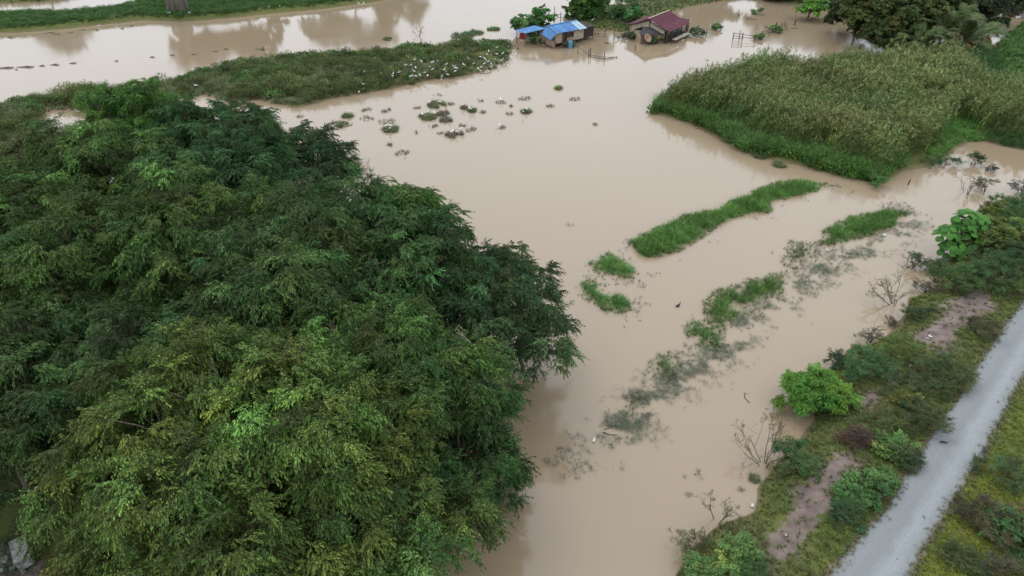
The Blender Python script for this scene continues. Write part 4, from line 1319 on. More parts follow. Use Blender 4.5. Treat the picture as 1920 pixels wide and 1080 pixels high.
# taller weeds scattered on the bank
Pw = Pl[(vnoise(Pl, 2.5, 33) > .12) & (r0.rand(len(Pl)) < .07)]
stuff('bank_weeds', 'cushion', Pw, -.03, .16, .38, (0.055, 0.095, 0.03), 'low leafy weeds on the bank between flood and track', 33, cat='weeds', tint_noise=((0.09, 0.08, 0.045), 2.0))
Pw = Pr[(sdist(Pr, TRACK) < -3.2 + vnoise(Pr, 2.5, 78) * 1.2) & (r0.rand(len(Pr)) < .09)]
stuff('lawn_weeds', 'cushion', Pw, -.03, .2, .5, (0.055, 0.09, 0.03), 'thick low bramble growth in the bottom right corner', 34, cat='weeds', tint_noise=((0.09, 0.065, 0.045), 1.8))
# blades along the track edges
E = np.concatenate([ql, qr])
E = np.repeat(E, 7, 0) + r0.normal(0, .16, (len(E) * 7, 2))
E = on_view(E)
E = E[r0.rand(len(E)) < .8]
stuff('edge_grass', 'turf', E, 0, .08, .20, (0.11, 0.115, 0.045), 'ragged grass along both edges of the track', 35, cat='grass')


# ------------------------------------------------------------------ feather palms
def frond_mesh(L, seed, arch=0.5, half=False):
    r = random.Random(seed)
    mb = MB()
    pts = [Vector((L * (t * (1 - .18 * t)), 0, L * (0.75 * t - arch * 1.25 * t * t))) for t in [i / 10 for i in range(11)]]
    mb.tube(pts, [0.045 * (1 - .08 * i) for i in range(11)], 4, False)
    for i in range(44):
        t = .1 + .9 * i / 44
        a = t * 10; k = min(int(a), 9)
        p = pts[k].lerp(pts[k + 1], a - k)
        d = (pts[k + 1] - pts[k]).normalized()
        ll = L * .27 * math.sin(math.pi * (0.12 + 0.82 * t)) * r.uniform(.85, 1.1)
        for sgn in (-1, 1):
            s = Vector((0, sgn, 0))
            dr = (s * .85 + d * .75 + Vector((0, 0, r.uniform(-.15, .25)))).normalized()
            e = p + dr * ll * .6
            e2 = p + dr * ll + Vector((0, 0, -ll * .28))
            w = d * 0.035
            mb.add([p - w, p + w, e + w, e - w, e2], [(0, 1, 2, 3), (3, 2, 4)])
    return mb


M_frond = mat('palm_frond', (0.052, 0.080, 0.022), 0.65, 0.3, 0.8, spec=0.15)
M_frond_pale = mat('pale_palm_frond', (0.075, 0.100, 0.034), 0.65, 0.3, 0.8, spec=0.15)
M_frond_dry = mat('dry_palm_frond', (0.17, 0.095, 0.03), 0.8, 0.3, 1.2)
frond_protos = []
for i, (L, ar, mm) in enumerate(((3.6, .42, M_frond), (3.1, .6, M_frond), (3.8, .30, M_frond_pale), (2.4, .95, M_frond_dry))):
    mb = frond_mesh(L, 500 + i, ar)
    me_ = bpy.data.meshes.new('frond'); me_.from_pydata(mb.v, [], mb.f); me_.materials.append(mm); me_.update()
    frond_protos.append(me_)


def palm(px, py, n, h, sc, label, seed, dry=2):
    r = random.Random(seed)
    b = G(px, py, 0.2)
    o = thing('feather_palm', (b[0], b[1], .1), label, 'palm', 'feather palms by the reed bed')
    for i in range(n):
        me_ = frond_protos[3] if i < dry else frond_protos[r.choice((0, 0, 1, 2))]
        f = bpy.data.objects.new('frond', me_); COL.objects.link(f); f.parent = o
        if i < dry: f['label'] = 'dry orange-brown frond hanging low'
        f.location = (r.uniform(-.15, .15), r.uniform(-.15, .15), h)
        el = r.uniform(-.15, .95) if i >= dry else -.3
        s = sc * r.uniform(.8, 1.1)
        f.scale = (s, s, s)
        f.rotation_euler = (r.uniform(-.2, .2), -el + .25, i * 2.4 + r.uniform(-.3, .3))
    mb = MB()
    mb.tube([(0, 0, -.3), (.05, .02, h * .5), (0, 0, h + .1)], [.24, .2, .17], 8)
    mb.build('trunk', M_bark, o)


palm(1755, 98, 18, 2.4, 1.50, 'tallest feather palm clump in front of the very dark tree', 1)
palm(1800, 105, 16, 1.9, 1.42, 'feather palm right of the tallest one beside the vivid field', 2, 3)
palm(1712, 108, 14, 1.5, 1.27, 'feather palm left of the tallest one above the reeds', 3, 3)
palm(1775, 75, 14, 3.4, 1.35, 'feather palm standing behind the others', 4, 1)
palm(1835, 88, 12, 1.5, 1.20, 'feather palm furthest right with drooping dark fronds', 5, 3)
palm(1735, 85, 12, 2.8, 1.27, 'feather palm behind between the left two', 6, 1)

# old oil palm at the top edge, only its skirt of dead fronds in view
b = G(335, 24, .5)
o = thing('oil_palm', (b[0], b[1], .4), 'old palm with a skirt of grey dead fronds at the top edge', 'palm')
mb = MB(); mb.tube([(0, 0, -.3), (.1, 0, 2.5), (0, 0, 5.2)], [.5, .42, .4], 9); mb.build('trunk', M_bark, o)
M_frond_grey = mat('grey_dead_frond', (0.13, 0.115, 0.09), 0.9, 0.3, 1.2)
mb = frond_mesh(4.0, 77, 1.15)
gm = bpy.data.meshes.new('dead_frond'); gm.from_pydata(mb.v, [], mb.f); gm.materials.append(M_frond_grey); gm.update()
for i in range(14):
    f = bpy.data.objects.new('dead_frond', gm); COL.objects.link(f); f.parent = o
    f.location = (0, 0, 2.6 + .1 * (i % 4)); f.rotation_euler = (0, .35 + .1 * (i % 3), i * .449); f.scale = (.8, .8, .8)
for i in range(18):
    f = bpy.data.objects.new('frond', frond_protos[i % 3]); COL.objects.link(f); f.parent = o
    f.location = (0, 0, 5.1); f.rotation_euler = (0, -.6 + .12 * (i % 6), i * 2.4); f.scale = (1.2, 1.2, 1.2)


# ------------------------------------------------------------------ huts
def sheet(mb, a, b, c, d, n, amp=.03, thick=.02):
    """corrugated sheet: a-b along the eave top, d-c along the eave bottom, ribs run from top to bottom"""
    a, b, c, d = map(Vector, (a, b, c, d))
    nrm = (b - a).cross(d - a).normalized()
    vs, fs = [], []
    for side in (0, 1):
        for i in range(n + 1):
            t = i / n
            off = nrm * ((amp if i % 2 else 0) - side * thick)
            vs += [a.lerp(b, t) + off, d.lerp(c, t) + off]
    m = 2 * (n + 1)
    for i in range(n):
        fs.append((2 * i, 2 * i + 2, 2 * i + 3, 2 * i + 1))
        fs.append((m + 2 * i, m + 2 * i + 1, m + 2 * i + 3, m + 2 * i + 2))
        fs.append((2 * i, m + 2 * i, m + 2 * i + 2, 2 * i + 2)); fs.append((2 * i + 1, 2 * i + 3, m + 2 * i + 3, m + 2 * i + 1))
    fs.append((0, 1, m + 1, m)); e = 2 * n
    fs.append((e, m + e, m + e + 1, e + 1))
    mb.add(vs, fs)


def sheets(o, name, material, a, b, c, d, k, label=None):
    """a roof slope laid as k single sheets side by side, each its own part"""
    a, b, c, d = map(Vector, (a, b, c, d))
    for i in range(k):
        t0, t1 = i / k, (i + 1) / k + (.012 if i < k - 1 else 0)
        z = Vector((0, 0, .012 * (i % 2) + random.uniform(0, .008)))
        e = random.uniform(-.03, .03)
        mb = MB()
        sheet(mb, a.lerp(b, t0) + z, a.lerp(b, t1) + z, d.lerp(c, t1) + z + (c - b) * e * .3, d.lerp(c, t0) + z + (c - b) * e * .3, 7)
        s = mb.build(name, material, o)
        if label: s['label'] = label


def part(o, name, material, *boxes, label=None):
    mb = MB()
    for bx in boxes:
        mb.box(*bx)
    p = mb.build(name, material, o)
    if label: p['label'] = label
    return p


def plank_wall(o, x0, x1, y, z0, z1, w, material, axis='x', skip=(), label=None):
    n = max(1, int(abs(x1 - x0) / w))
    ww = (x1 - x0) / n
    for i in range(n):
        xc = x0 + ww * (i + .5)
        if any(s[0] < xc < s[1] for s in skip): continue
        zz1 = z1 if not callable(z1) else z1(xc)
        dz = random.uniform(-.03, .03)
        c = (xc, y + random.uniform(-.008, .008), (z0 + zz1) / 2 + dz / 2) if axis == 'x' else (y + random.uniform(-.008, .008), xc, (z0 + zz1) / 2 + dz / 2)
        s = (abs(ww) - .015, .03, zz1 - z0 + dz) if axis == 'x' else (.03, abs(ww) - .015, zz1 - z0 + dz)
        p = part(o, 'plank', material, (c, s))
        if label: p['label'] = label


# --- blue-roofed hut. local x runs along the ridge, -y is the front
rc = G(1054, 43.5, 2.6)
hut = thing('blue_roofed_hut', (rc[0], rc[1], 0), 'small stilt hut with blue sheet roof and plank walls standing in the flood', 'hut', None, R(38))
Lh, W2, ze, zr = 2.7, 2.0, 1.95, 2.62
sheets(hut, 'roof_sheet', M_blue, (-Lh, 0, zr), (1.35, 0, zr), (1.35, -W2, ze), (-Lh, -W2, ze), 5)
sheets(hut, 'roof_sheet', M_pale, (1.36, 0, zr), (Lh, 0, zr), (Lh + .1, -W2 - .15, ze - .02), (1.36, -W2 - .15, ze - .02), 2, 'paler grey-blue roof sheet at the right end')
sheets(hut, 'roof_sheet', M_blue, (Lh, 0, zr - .003), (-Lh, 0, zr - .003), (-Lh, W2, ze), (Lh, W2, ze), 6)
part(hut, 'ridge_cap', M_blue, ((0, 0, zr + .045), (2 * Lh + .1, .22, .03)))
# hipped blue apron hanging over the left gable
mb = MB(); sheet(mb, (-Lh - .02, .1, zr - .05), (-Lh - .02, -W2 + .05, ze - .02), (-Lh - .85, -W2 + .25, ze - .75), (-Lh - .85, .25, ze - .3), 7)
mb.build('gable_apron', M_blue, hut)['label'] = 'blue sheet apron sloping down from the left gable'
sheets(hut, 'awning_sheet', M_blue, (-Lh - .1, 2.6, ze + .25), (-Lh - .1, .2, ze + .32), (-Lh - 2.9, 1.2, ze - .1), (-Lh - 2.9, 3.4, ze - .12), 3)
part(hut, 'floor', M_dark, ((0, 0, .52), (2 * Lh - .2, 2 * W2 - .5, .08)))
fy = -W2 + .3
plank_wall(hut, -Lh + .1, -Lh + 1.3, fy, .56, ze - .03, .24, M_plank)
plank_wall(hut, .7, 2.55, fy, .56, ze - .03, .26, M_cream, skip=())
plank_wall(hut, -.55, .7, fy, .56, 1.05, .25, M_plank)
part(hut, 'window_lintel', M_plank, ((.075, fy, ze - .12), (1.25, .035, .16)))
part(hut, 'window_shadow_panel', M_dark, ((.075, fy + .12, 1.43), (1.2, .02, .72)), label='dark panel painting in the shade inside the unglazed window')  # panel behind the window gap, interior shade put into its dark colour
part(hut, 'doorway_shadow_panel', M_dark, ((-.98, fy + .15, 1.22), (.8, .02, 1.3)), label='dark panel painting in the shade inside the open entrance')  # panel behind the door gap; its dark colour stands for the unlit interior
plank_wall(hut, -W2 + .3, W2 - .3, -Lh + .1, .56, lambda q: ze + (1 - abs(q) / W2) * (zr - ze) - .06, .26, M_plank, 'y')
plank_wall(hut, -W2 + .3, W2 - .3, Lh - .15, .56, lambda q: ze + (1 - abs(q) / W2) * (zr - ze) - .06, .28, M_cream, 'y')
plank_wall(hut, -Lh + .1, Lh - .15, W2 - .3, .56, ze - .03, .3, M_plank)
for x in (-Lh + .15, -1, .7, Lh - .2):
    for y in (-W2 + .35, 0, W2 - .35):
        part(hut, 'stilt', M_grey, ((x, y, .0), (.11, .11, 1.0)))
# low platform skirt of pale boards below the apron
for i in range(5):
    part(hut, 'skirt_board', M_plank, ((-Lh - .25 + .02 * i, -.95, .95 - .17 * i), (.03, 1.9, .155), Euler((R(3), 0, 0))))
for x, y, h in ((-Lh - 2.75, 1.3, 1.9), (-Lh - 2.75, 3.2, 1.9), (-Lh - .3, 2.6, 2.1)):
    part(hut, 'awning_post', M_grey, ((x, y, h / 2 - .1), (.09, .09, h + .15)))
# dark lean-to at the right
for i, (x0, x1) in enumerate(((Lh - .05, Lh + 1.1), (Lh + 1.12, Lh + 2.3))):
    part(hut, 'net_wall', M_net, (((x0 + x1) / 2, -1.2 + .05 * i, 1.05), (x1 - x0, .04, 1.3)), label='dark brown netting wall of the lean-to')
part(hut, 'net_wall', M_net, ((Lh + 2.3, 0, 1.05), (.04, 2.4, 1.3)), label='dark brown netting wall of the lean-to')
mb = MB(); sheet(mb, (Lh + .05, 1.3, 2.0), (Lh + 2.45, 1.3, 1.9), (Lh + 2.45, -1.35, 1.72), (Lh + .05, -1.35, 1.8), 12)
mb.build('lean_to_roof', M_net, hut)
for x, y in ((Lh + 1.1, -1.15), (Lh + 2.25, -1.15), (Lh + 2.25, 1.15)):
    part(hut, 'lean_to_post', M_grey, ((x, y, .8), (.09, .09, 1.8)))
# front stoop with rails
part(hut, 'stoop', M_grey, ((-.7, fy - .55, .45), (1.5, .95, .06)))
for x, y in ((-1.4, fy - 1.0), (-.7, fy - 1.0), (0, fy - 1.0)):
    part(hut, 'stoop_post', M_grey, ((x, y, .45), (.08, .08, 1.1)))
for z in (.6, .9):
    part(hut, 'stoop_rail', M_grey, ((-.7, fy - 1.07, z), (1.6, .05, .07)))
part(hut, 'prop', M_grey, ((-1.9, fy - .5, .3), (1.4, .07, .07), Euler((0, R(-14), R(15)))))


def local(o, x, y, z=0):
    c, s = math.cos(o.rotation_euler.z), math.sin(o.rotation_euler.z)
    return (o.location.x + c * x - s * y, o.location.y + s * x + c * y, z)


# barrel
def barrel(loc, label):
    o = thing('barrel', loc, label, 'barrel')
    mb = MB(); mb.tube([(0, 0, -.1), (0, 0, 0), (0, 0, .28), (0, 0, .31), (0, 0, .34), (0, 0, .6), (0, 0, .63), (0, 0, .66), (0, 0, .88)], [.27, .29, .3, .325, .3, .3, .325, .3, .29], 16)
    mb.build('body', M_barrel, o)
    mb = MB(); mb.tube([(0, 0, .88), (0, 0, .92)], [.305, .29], 16); mb.build('lid', M_barrel, o)


g_ = G(1069, 90, 0); barrel((g_[0], g_[1], 0), 'light blue plastic barrel standing in the water before the blue hut')
shrub(1066, 77, .55, .7, 'potted leafy plants on the stoop above the blue barrel', (0.06, 0.13, 0.045), 171, lobes=5, key='broad', sc=.35, group=None, z=.8, name='potted_plant')
g_ = G(980, 76, 0)
o = tag(thing('laundry', (g_[0], g_[1], 0), 'red cloth hung at the left end of the blue hut', 'laundry'), None)
mb = MB()
vs, fs = [], []
for i in range(9):
    for j in range(6):
        vs.append((-.45 + .11 * i, .05 * math.sin(i * 1.7 + j * .4), 1.05 - .17 * j))
for i in range(8):
    for j in range(5): fs.append((i * 6 + j, i * 6 + j + 1, (i + 1) * 6 + j + 1, (i + 1) * 6 + j))
mb.add(vs, fs); mb.build('cloth', M_red2, o)
mb = MB(); mb.bar((-.6, 0, 1.08), (.6, 0, 1.08), .04); mb.bar((-.55, 0, -.2), (-.55, 0, 1.15), .05); mb.bar((.55, 0, -.2), (.55, 0, 1.15), .05); mb.build('rack', M_grey, o)

# --- maroon-roofed hut
rc = G(1236, 28, 2.9)
hut2 = thing('maroon_roofed_hut', (rc[0], rc[1], 0), 'larger open stilt hut with faded maroon sheet roof standing in the flood', 'hut', None, R(53))
Lh, W2, ze, zr = 3.2, 3.5, 1.72, 2.95


def rp(x, t):   # sagging roof profile, t 0 ridge .. 1 eave
    return (x, -W2 * t, zr - (zr - ze) * (t + .16 * math.sin(math.pi * t)))


for i in range(7):
    x0 = -Lh + i * 2 * Lh / 7; x1 = x0 + 2 * Lh / 7 + .02
    for t0, t1 in ((0, .52), (.5, 1.0)):
        z = Vector((0, 0, .012 * (i % 2) - (.015 if t0 else 0)))
        for sg in (1, -1):
            a, b, c, d = Vector(rp(x0, t0)), Vector(rp(x1, t0)), Vector(rp(x1, t1)), Vector(rp(x0, t1))
            if sg < 0:
                a, b, c, d = [Vector((v.x, -v.y, v.z)) for v in (b, a, d, c)]
            mb = MB(); sheet(mb, a + z, b + z, c + z, d + z, 6); mb.build('roof_sheet', M_red, hut2)
part(hut2, 'ridge_cap', M_cream, ((0, .03, zr + .05), (2 * Lh, .2, .03)), label='pale ridge cap')
part(hut2, 'verge_board', M_dark, ((-Lh - .03, W2 / 2, (zr + ze) / 2 - .22), (.04, W2 * 1.05, .12), Euler((-math.atan((zr - ze) / W2), 0, 0))))
part(hut2, 'verge_board', M_dark, ((-Lh - .03, -W2 / 2, (zr + ze) / 2 - .22), (.04, W2 * 1.05, .12), Euler((math.atan((zr - ze) / W2), 0, 0))))
part(hut2, 'floor', M_dark, ((0, 0, .42), (2 * Lh - .2, 2 * W2 - .8, .08)))
plank_wall(hut2, -W2 + .9, W2 - 1.0, -Lh + .15, 1.25, lambda q: zr - (zr - ze) * abs(q) / W2 - .32, .34, M_cream, 'y')
plank_wall(hut2, .5, W2 - 1.0, -Lh + .12, .5, 1.22, .34, M_cream, 'y')
plank_wall(hut2, -Lh + .2, Lh - .2, W2 - 1.0, .46, ze + .15, .34, M_plank)
for i, x in enumerate((-2.0, -.9, .2, 1.3, 2.4)):
    part(hut2, 'curtain', M_teal if i % 2 == 0 else M_cream, ((x, -W2 + 1.3, 1.1), (.95, .04, .85)), label='teal cloth screen under the eave' if i % 2 == 0 else 'pale board screen under the eave')
for x in (-Lh + .15, -1.6, 0, 1.6, Lh - .15):
    for y in (-W2 + .5, -.2, W2 - .5):
        h = zr - (zr - ze) * abs(y) / W2 - .35 + .3
        part(hut2, 'post', M_dark, ((x, y, h / 2 - .3), (.11, .11, h + .3)))
for z in (.75, 1.05):
    part(hut2, 'rail', M_dark, ((.2, -W2 + .42, z), (2 * Lh - .8, .05, .08)))
for i in range(4):
    part(hut2, 'deck_plank', M_cream, ((.1, -W2 - .02 - .16 * i, .5 - .012 * i), (4.8, .15, .04)), label='pale deck plank along the open front')
for x in (-2.1, 0, 2.2):
    part(hut2, 'deck_post', M_grey, ((x, -W2 - .3, .1), (.09, .09, .75)))
mb = MB(); sheet(mb, (Lh - .1, -1.0, 1.95), (Lh + 1.9, -1.2, 1.75), (Lh + 1.9, -2.6, 1.65), (Lh - .1, -3.0, 1.72), 8)
mb.build('side_awning', M_net, hut2)
for x, y in ((Lh + 1.7, -2.4), (Lh + 1.7, -1.3), (Lh + .6, -2.7)):
    part(hut2, 'awning_post', M_dark, ((x, y, .75), (.1, .1, 1.9)))
for z in (.6, .95):
    part(hut2, 'rail', M_dark, ((Lh + .8, -2.62, z), (2.0, .05, .07)))
mb = MB()
for k in range(24):
    a0, a1 = 2 * math.pi * k / 24, 2 * math.pi * (k + 1) / 24
    mb.bar((Lh + .9, -2.75 + .0, .75 + 0), (Lh + .9 + .01, -2.75, .76), .02) if False else None
    mb.bar((Lh + .7 + .5 * math.cos(a0), -2.78, .7 + .5 * math.sin(a0)), (Lh + .7 + .5 * math.cos(a1), -2.78, .7 + .5 * math.sin(a1)), .06)
for k in range(6):
    a0 = math.pi * k / 6
    mb.bar((Lh + .7 + .48 * math.cos(a0), -2.78, .7 + .48 * math.sin(a0)), (Lh + .7 - .48 * math.cos(a0), -2.78, .7 - .48 * math.sin(a0)), .035)
wh = mb.build('cart_wheel', M_grey, COL and None)
wh.location = hut2.location; wh.rotation_euler = hut2.rotation_euler
tag(wh, 'spoked wheel leaning at the right end of the maroon hut', 'wheel')
# black-roofed annex in front of the left gable
ac = G(1219, 79, 0)
an = thing('annex_shed', (ac[0], ac[1], 0), 'small low shed with black pitched roof before the maroon hut', 'shed', None, R(12))
mb = MB(); sheet(mb, (-1.0, .9, 1.95), (1.95, .6, 1.75), (2.1, -.7, 1.2), (-1.95, -.9, 1.2), 12); mb.build('roof_slope', M_black, an)
mb = MB(); sheet(mb, (1.95, .62, 1.74), (-1.0, .92, 1.94), (-1.9, 1.9, 1.3), (2.1, 1.8, 1.3), 12); mb.build('roof_slope', M_black, an)
plank_wall(an, -1.7, 1.9, -.6, -.1, 1.16, .3, mat('brown_board', (0.17, 0.12, 0.085), .85, .3, 3))
plank_wall(an, -.6, 1.6, -1.65, -.1, 1.2, .3, M_plank, 'y')
plank_wall(an, -.6, 1.6, 1.85, -.1, 1.2, .3, M_grey, 'y')
# dish
dc = G(1212, 84, 0)
ds = thing('satellite_dish', (dc[0], dc[1], 0), 'rusty tan dish tilted on a pole before the black-roofed shed', 'dish')
mb = MB()
vs = [(0, 0, 0)]; fs = []
for ring in range(1, 5):
    rr = .62 * ring / 4
    for k in range(20):
        a = 2 * math.pi * k / 20
        vs.append((rr * math.cos(a), rr * math.sin(a), .35 * rr * rr / .62))
for k in range(20):
    fs.append((0, 1 + k, 1 + (k + 1) % 20))
    for ring in range(3):
        a, b = 1 + ring * 20 + k, 1 + ring * 20 + (k + 1) % 20
        fs.append((a, a + 20, b + 20, b))
mb.add(vs, fs)
d_ = mb.build('bowl', M_rust, ds, smooth=True); d_.location = (0, 0, .85); d_.rotation_euler = (R(52), 0, R(35))
so = d_.modifiers.new('thick', 'SOLIDIFY'); so.thickness = .02
mb = MB(); mb.bar((0, 0.05, -.3), (0, .05, .85), .06); mb.bar((0, 0, .85), (-.2, -.45, 1.3), .03); mb.build('pole', M_grey, ds)


# ------------------------------------------------------------------ fences, posts, sticks
def fence(posts, rails, label, mname=M_grey, pr=.06):
    """posts: (px, py_foot, height, lean); rails: (i, hi, j, hj)"""
    pts = [G(p[0], p[1], 0) for p in posts]
    o = thing('fence', (pts[0][0], pts[0][1], 0), label, 'fence', 'fences by the huts')
    def tip(i, h):
        l = posts[i][3] if len(posts[i]) > 3 else 0
        return Vector((pts[i][0] - pts[0][0] + l * h, pts[i][1] - pts[0][1], h))
    for i, p in enumerate(posts):
        mb = MB(); mb.tube([tip(i, -.4), tip(i, p[2] * .5) + Vector((random.uniform(-.02, .02), 0, 0)), tip(i, p[2])], [pr * 1.1, pr, pr * .8], 6)
        mb.build('post', mname, o)
    for (i, hi, j, hj) in rails:
        a, b = tip(i, hi), tip(j, hj)
        e = (b - a).normalized() * .12
        mb = MB(); mb.tube([a - e - Vector((0, pr, 0)), (a + b) / 2 + Vector((0, -pr, random.uniform(-.06, .02))), b + e - Vector((0, pr, 0))], [pr * .65, pr * .7, pr * .6], 5)
        mb.build('rail', mname, o)


fence([(1007, 43, 1.6), (1028, 48, 1.9), (1039, 41, 2.3), (1051, 37, 1.1)],
      [(0, .9, 1, 1.0), (1, .5, 2, .6), (1, 1.0, 2, 1.1), (2, .5, 3, .4), (2, 1.0, 3, .85), (1, 1.35, 2, 1.4)], 'tall-posted grey fence behind the blue hut by the river')
fence([(1116, 67, .9), (1121, 66, .9), (1134, 69, 1.0)], [(0, .35, 2, .4), (0, .75, 2, .8)], 'short two-rail fence between the two huts')
fence([(1151, 75, 1.35), (1178, 70, .9), (1160, 72, .3)], [(0, .7, 2, .3), (2, .3, 1, .6), (0, .3, 1, .25)], 'sagging pole gate left of the maroon hut')
fence([(1083, 100, 1.1), (1104, 106, 1.1), (1107, 105, 1.1), (1133, 111, .95), (1156, 108, .15)],
      [(0, .9, 1, .25), (1, .25, 3, .3), (3, .3, 4, .1), (1, .1, 3, .05), (3, .05, 4, .12)], 'half-drowned pole fence in open water before the blue hut')
fence([(1374, 75, 1.1), (1386, 73, 1.2), (1391, 76, 1.1), (1415, 77, .95), (1428, 70, .9), (1441, 65, .95), (1455, 60, .95), (1465, 55, 1.0), (1471, 51, 1.1), (1474, 56, .9)],
      [(0, .3, 2, .3), (0, .6, 2, .6), (0, .95, 2, .9), (2, .85, 3, .75), (2, .45, 3, .4), (3, .8, 4, .7), (3, .45, 4, .4), (4, .75, 5, .75), (4, .4, 5, .4),
       (5, .8, 6, .8), (5, .45, 6, .45), (6, .8, 7, .85), (6, .45, 7, .5), (7, .85, 8, .9), (7, .5, 8, .55), (8, .7, 9, .6)], 'zigzag rail fence of grey poles in the flood, upper middle right', M_grey)


def lone_post(px, py, h, label, lean=0.0, r_=.055, m=M_dark):
    b = G(px, py, 0)
    mb = MB(); mb.tube([(0, 0, -.5), (lean * .5, 0, h * .5), (lean, .02, h)], [r_ * 1.1, r_, r_ * .75], 7)
    o = mb.build('post', m, None, (b[0], b[1], 0)); tag(o, label, 'post', 'lone posts in the water')


lone_post(1191, 95, .75, 'lone post before the rusty dish')
lone_post(1324, 68, 1.0, 'lone post right of the maroon hut')
lone_post(1384, 31, 1.1, 'lone post far off near the top edge')
lone_post(1702, 346, .5, 'lone dark stump post below the reed bed in the right channel', .12)
lone_post(1489, 47, .8, 'dark leaning trunk stub under the lone bright tree', .15, .09)


def branch_pile(px, py, n, L, label, seed, name='fallen_branch', h=.4, m=M_dark, z=0.0):
    r = np.random.RandomState(seed)
    b = G(px, py, z)
    mb = MB()
    for i in range(n):
        a = r.normal(0, .7); l = L * r.uniform(.5, 1)
        s = np.array([r.normal(0, .18) * L, r.normal(0, .15) * L, r.uniform(0, .3) * h])
        e = s + np.array([math.cos(a) * l, math.sin(a) * l, r.uniform(0, 1) * h])
        mid = (s + e) / 2 + r.normal(0, .08, 3) * l * [1, 1, .5]
        mb.tube([s, mid, e], [.03, .022, .01], 5, False)
        for k in range(2):
            q = mid * .5 + e * .5
            mb.tube([q, q + r.normal(0, .22, 3) * l * [1, 1, .5] + [0, 0, .05]], [.012, .006], 4, False)
    o = mb.build(name, m, None, (b[0], b[1], z)); tag(o, label, 'branch', 'driftwood and fallen branches')


branch_pile(1150, 46, 12, 3.0, 'tangle of dark fallen branches between the two huts', 1, h=1.2, z=.2)
branch_pile(1130, 803, 3, 1.0, 'floating dark stick among the drowned weed', 2, h=.1)
branch_pile(1395, 748, 2, .7, 'thin driftwood twig in the water below the bright round shrub', 3, h=.03)
branch_pile(1300, 238, 2, 2.6, 'long dark pole lying in shallow water at the reed bed corner', 4, h=.06)
branch_pile(1440, 540, 2, .9, 'short dark twig beside the ragged grass strip', 5, h=.06)
branch_pile(1482, 54, 2, 1.1, 'short dark log at the right end of the rail fence', 6, h=.1)
branch_pile(648, 239, 2, 1.5, 'dark floating stick beside the grassy clump by the grove', 7, h=.06)
branch_pile(900, 138, 2, 1.8, 'thin stick at the lower shore of the scrub island among the egrets', 8, h=.06)
branch_pile(1500, 752, 3, 1.2, 'dark wood under the bright round shrub beside the lilac litter', 9, h=.1)
branch_pile(1245, 720, 2, .8, 'small crooked twig by the upright thin grass tuft', 10, h=.3)
branch_pile(1846, 846, 3, .5, 'dry weed twig fallen on the right side of the track', 12, h=.08, z=.97)
branch_pile(1765, 830, 2, .35, 'tiny dark twig in the middle of the track', 13, h=.05, z=.98)
branch_pile(1700, 500, 3, .8, 'dark debris twig left of the small water shrub', 11, h=.5)


# ------------------------------------------------------------------ tussocks in the open water
def tussock(px, py, wpx, dense, label, seed, tn=(0.085, 0.085, 0.045), name='tussock', upright=1.0):
    r = np.random.RandomState(seed)
    b = G(px, py, 0)
    s_px = (py + 350) * .839 / 27
    w = max(.35, wpx / s_px) * .92
    o = thing(name, (b[0], b[1], 0), label, 'grass tuft', 'grass tufts in the open water')
    n = int((120 if dense else 30) * max(.6, w) ** 1.1)
    tn = tuple(c * 1.25 for c in tn)
    a = r.uniform(0, 6.28, n); q = np.sqrt(r.rand(n))
    P = np.stack([np.cos(a) * q * w / 2, np.sin(a) * q * w * (.55 if dense else .45), np.full(n, -.04)], 1)
    kk = (vnoise(P[:, :2] + [seed * 3.1, 0], .45, seed) > -.25) | (np.abs(P[:, 0]) < .1); P = P[kk]; n = len(P)
    if not dense:
        P = P + np.array([.15 * w * math.sin(seed), 0, 0]) * (r.rand(n, 1) < .5)
        P[:, 1] += P[:, 0] * r.uniform(-.4, .4)
    S = (r.uniform(.22, .52, n) if dense else r.uniform(.18, .42, n)) * upright
    scatter('blades', 'grass', P + [b[0], b[1], 0], np.stack([r.normal(0, .35, n), r.normal(0, .35, n), r.uniform(0, 6.28, n)], 1), S, tints(tn, n, .22, .15, r), o, (b[0], b[1], 0))
    if False:
        mb = MB(); m = 14
        vs = [(0, 0, .12)]
        for k in range(m):
            aa = 2 * math.pi * k / m; rr2 = w * .42 * r.uniform(.8, 1.1)
            vs.append((math.cos(aa) * rr2, math.sin(aa) * rr2 * .6, -.03))
        mb.add(vs, [(0, 1 + k, 1 + (k + 1) % m) for k in range(m)])
        mb.build('root_mat', M_straw, o)
    return o


def C2(x, y): return 640 + x / 4.154, y / 4.154


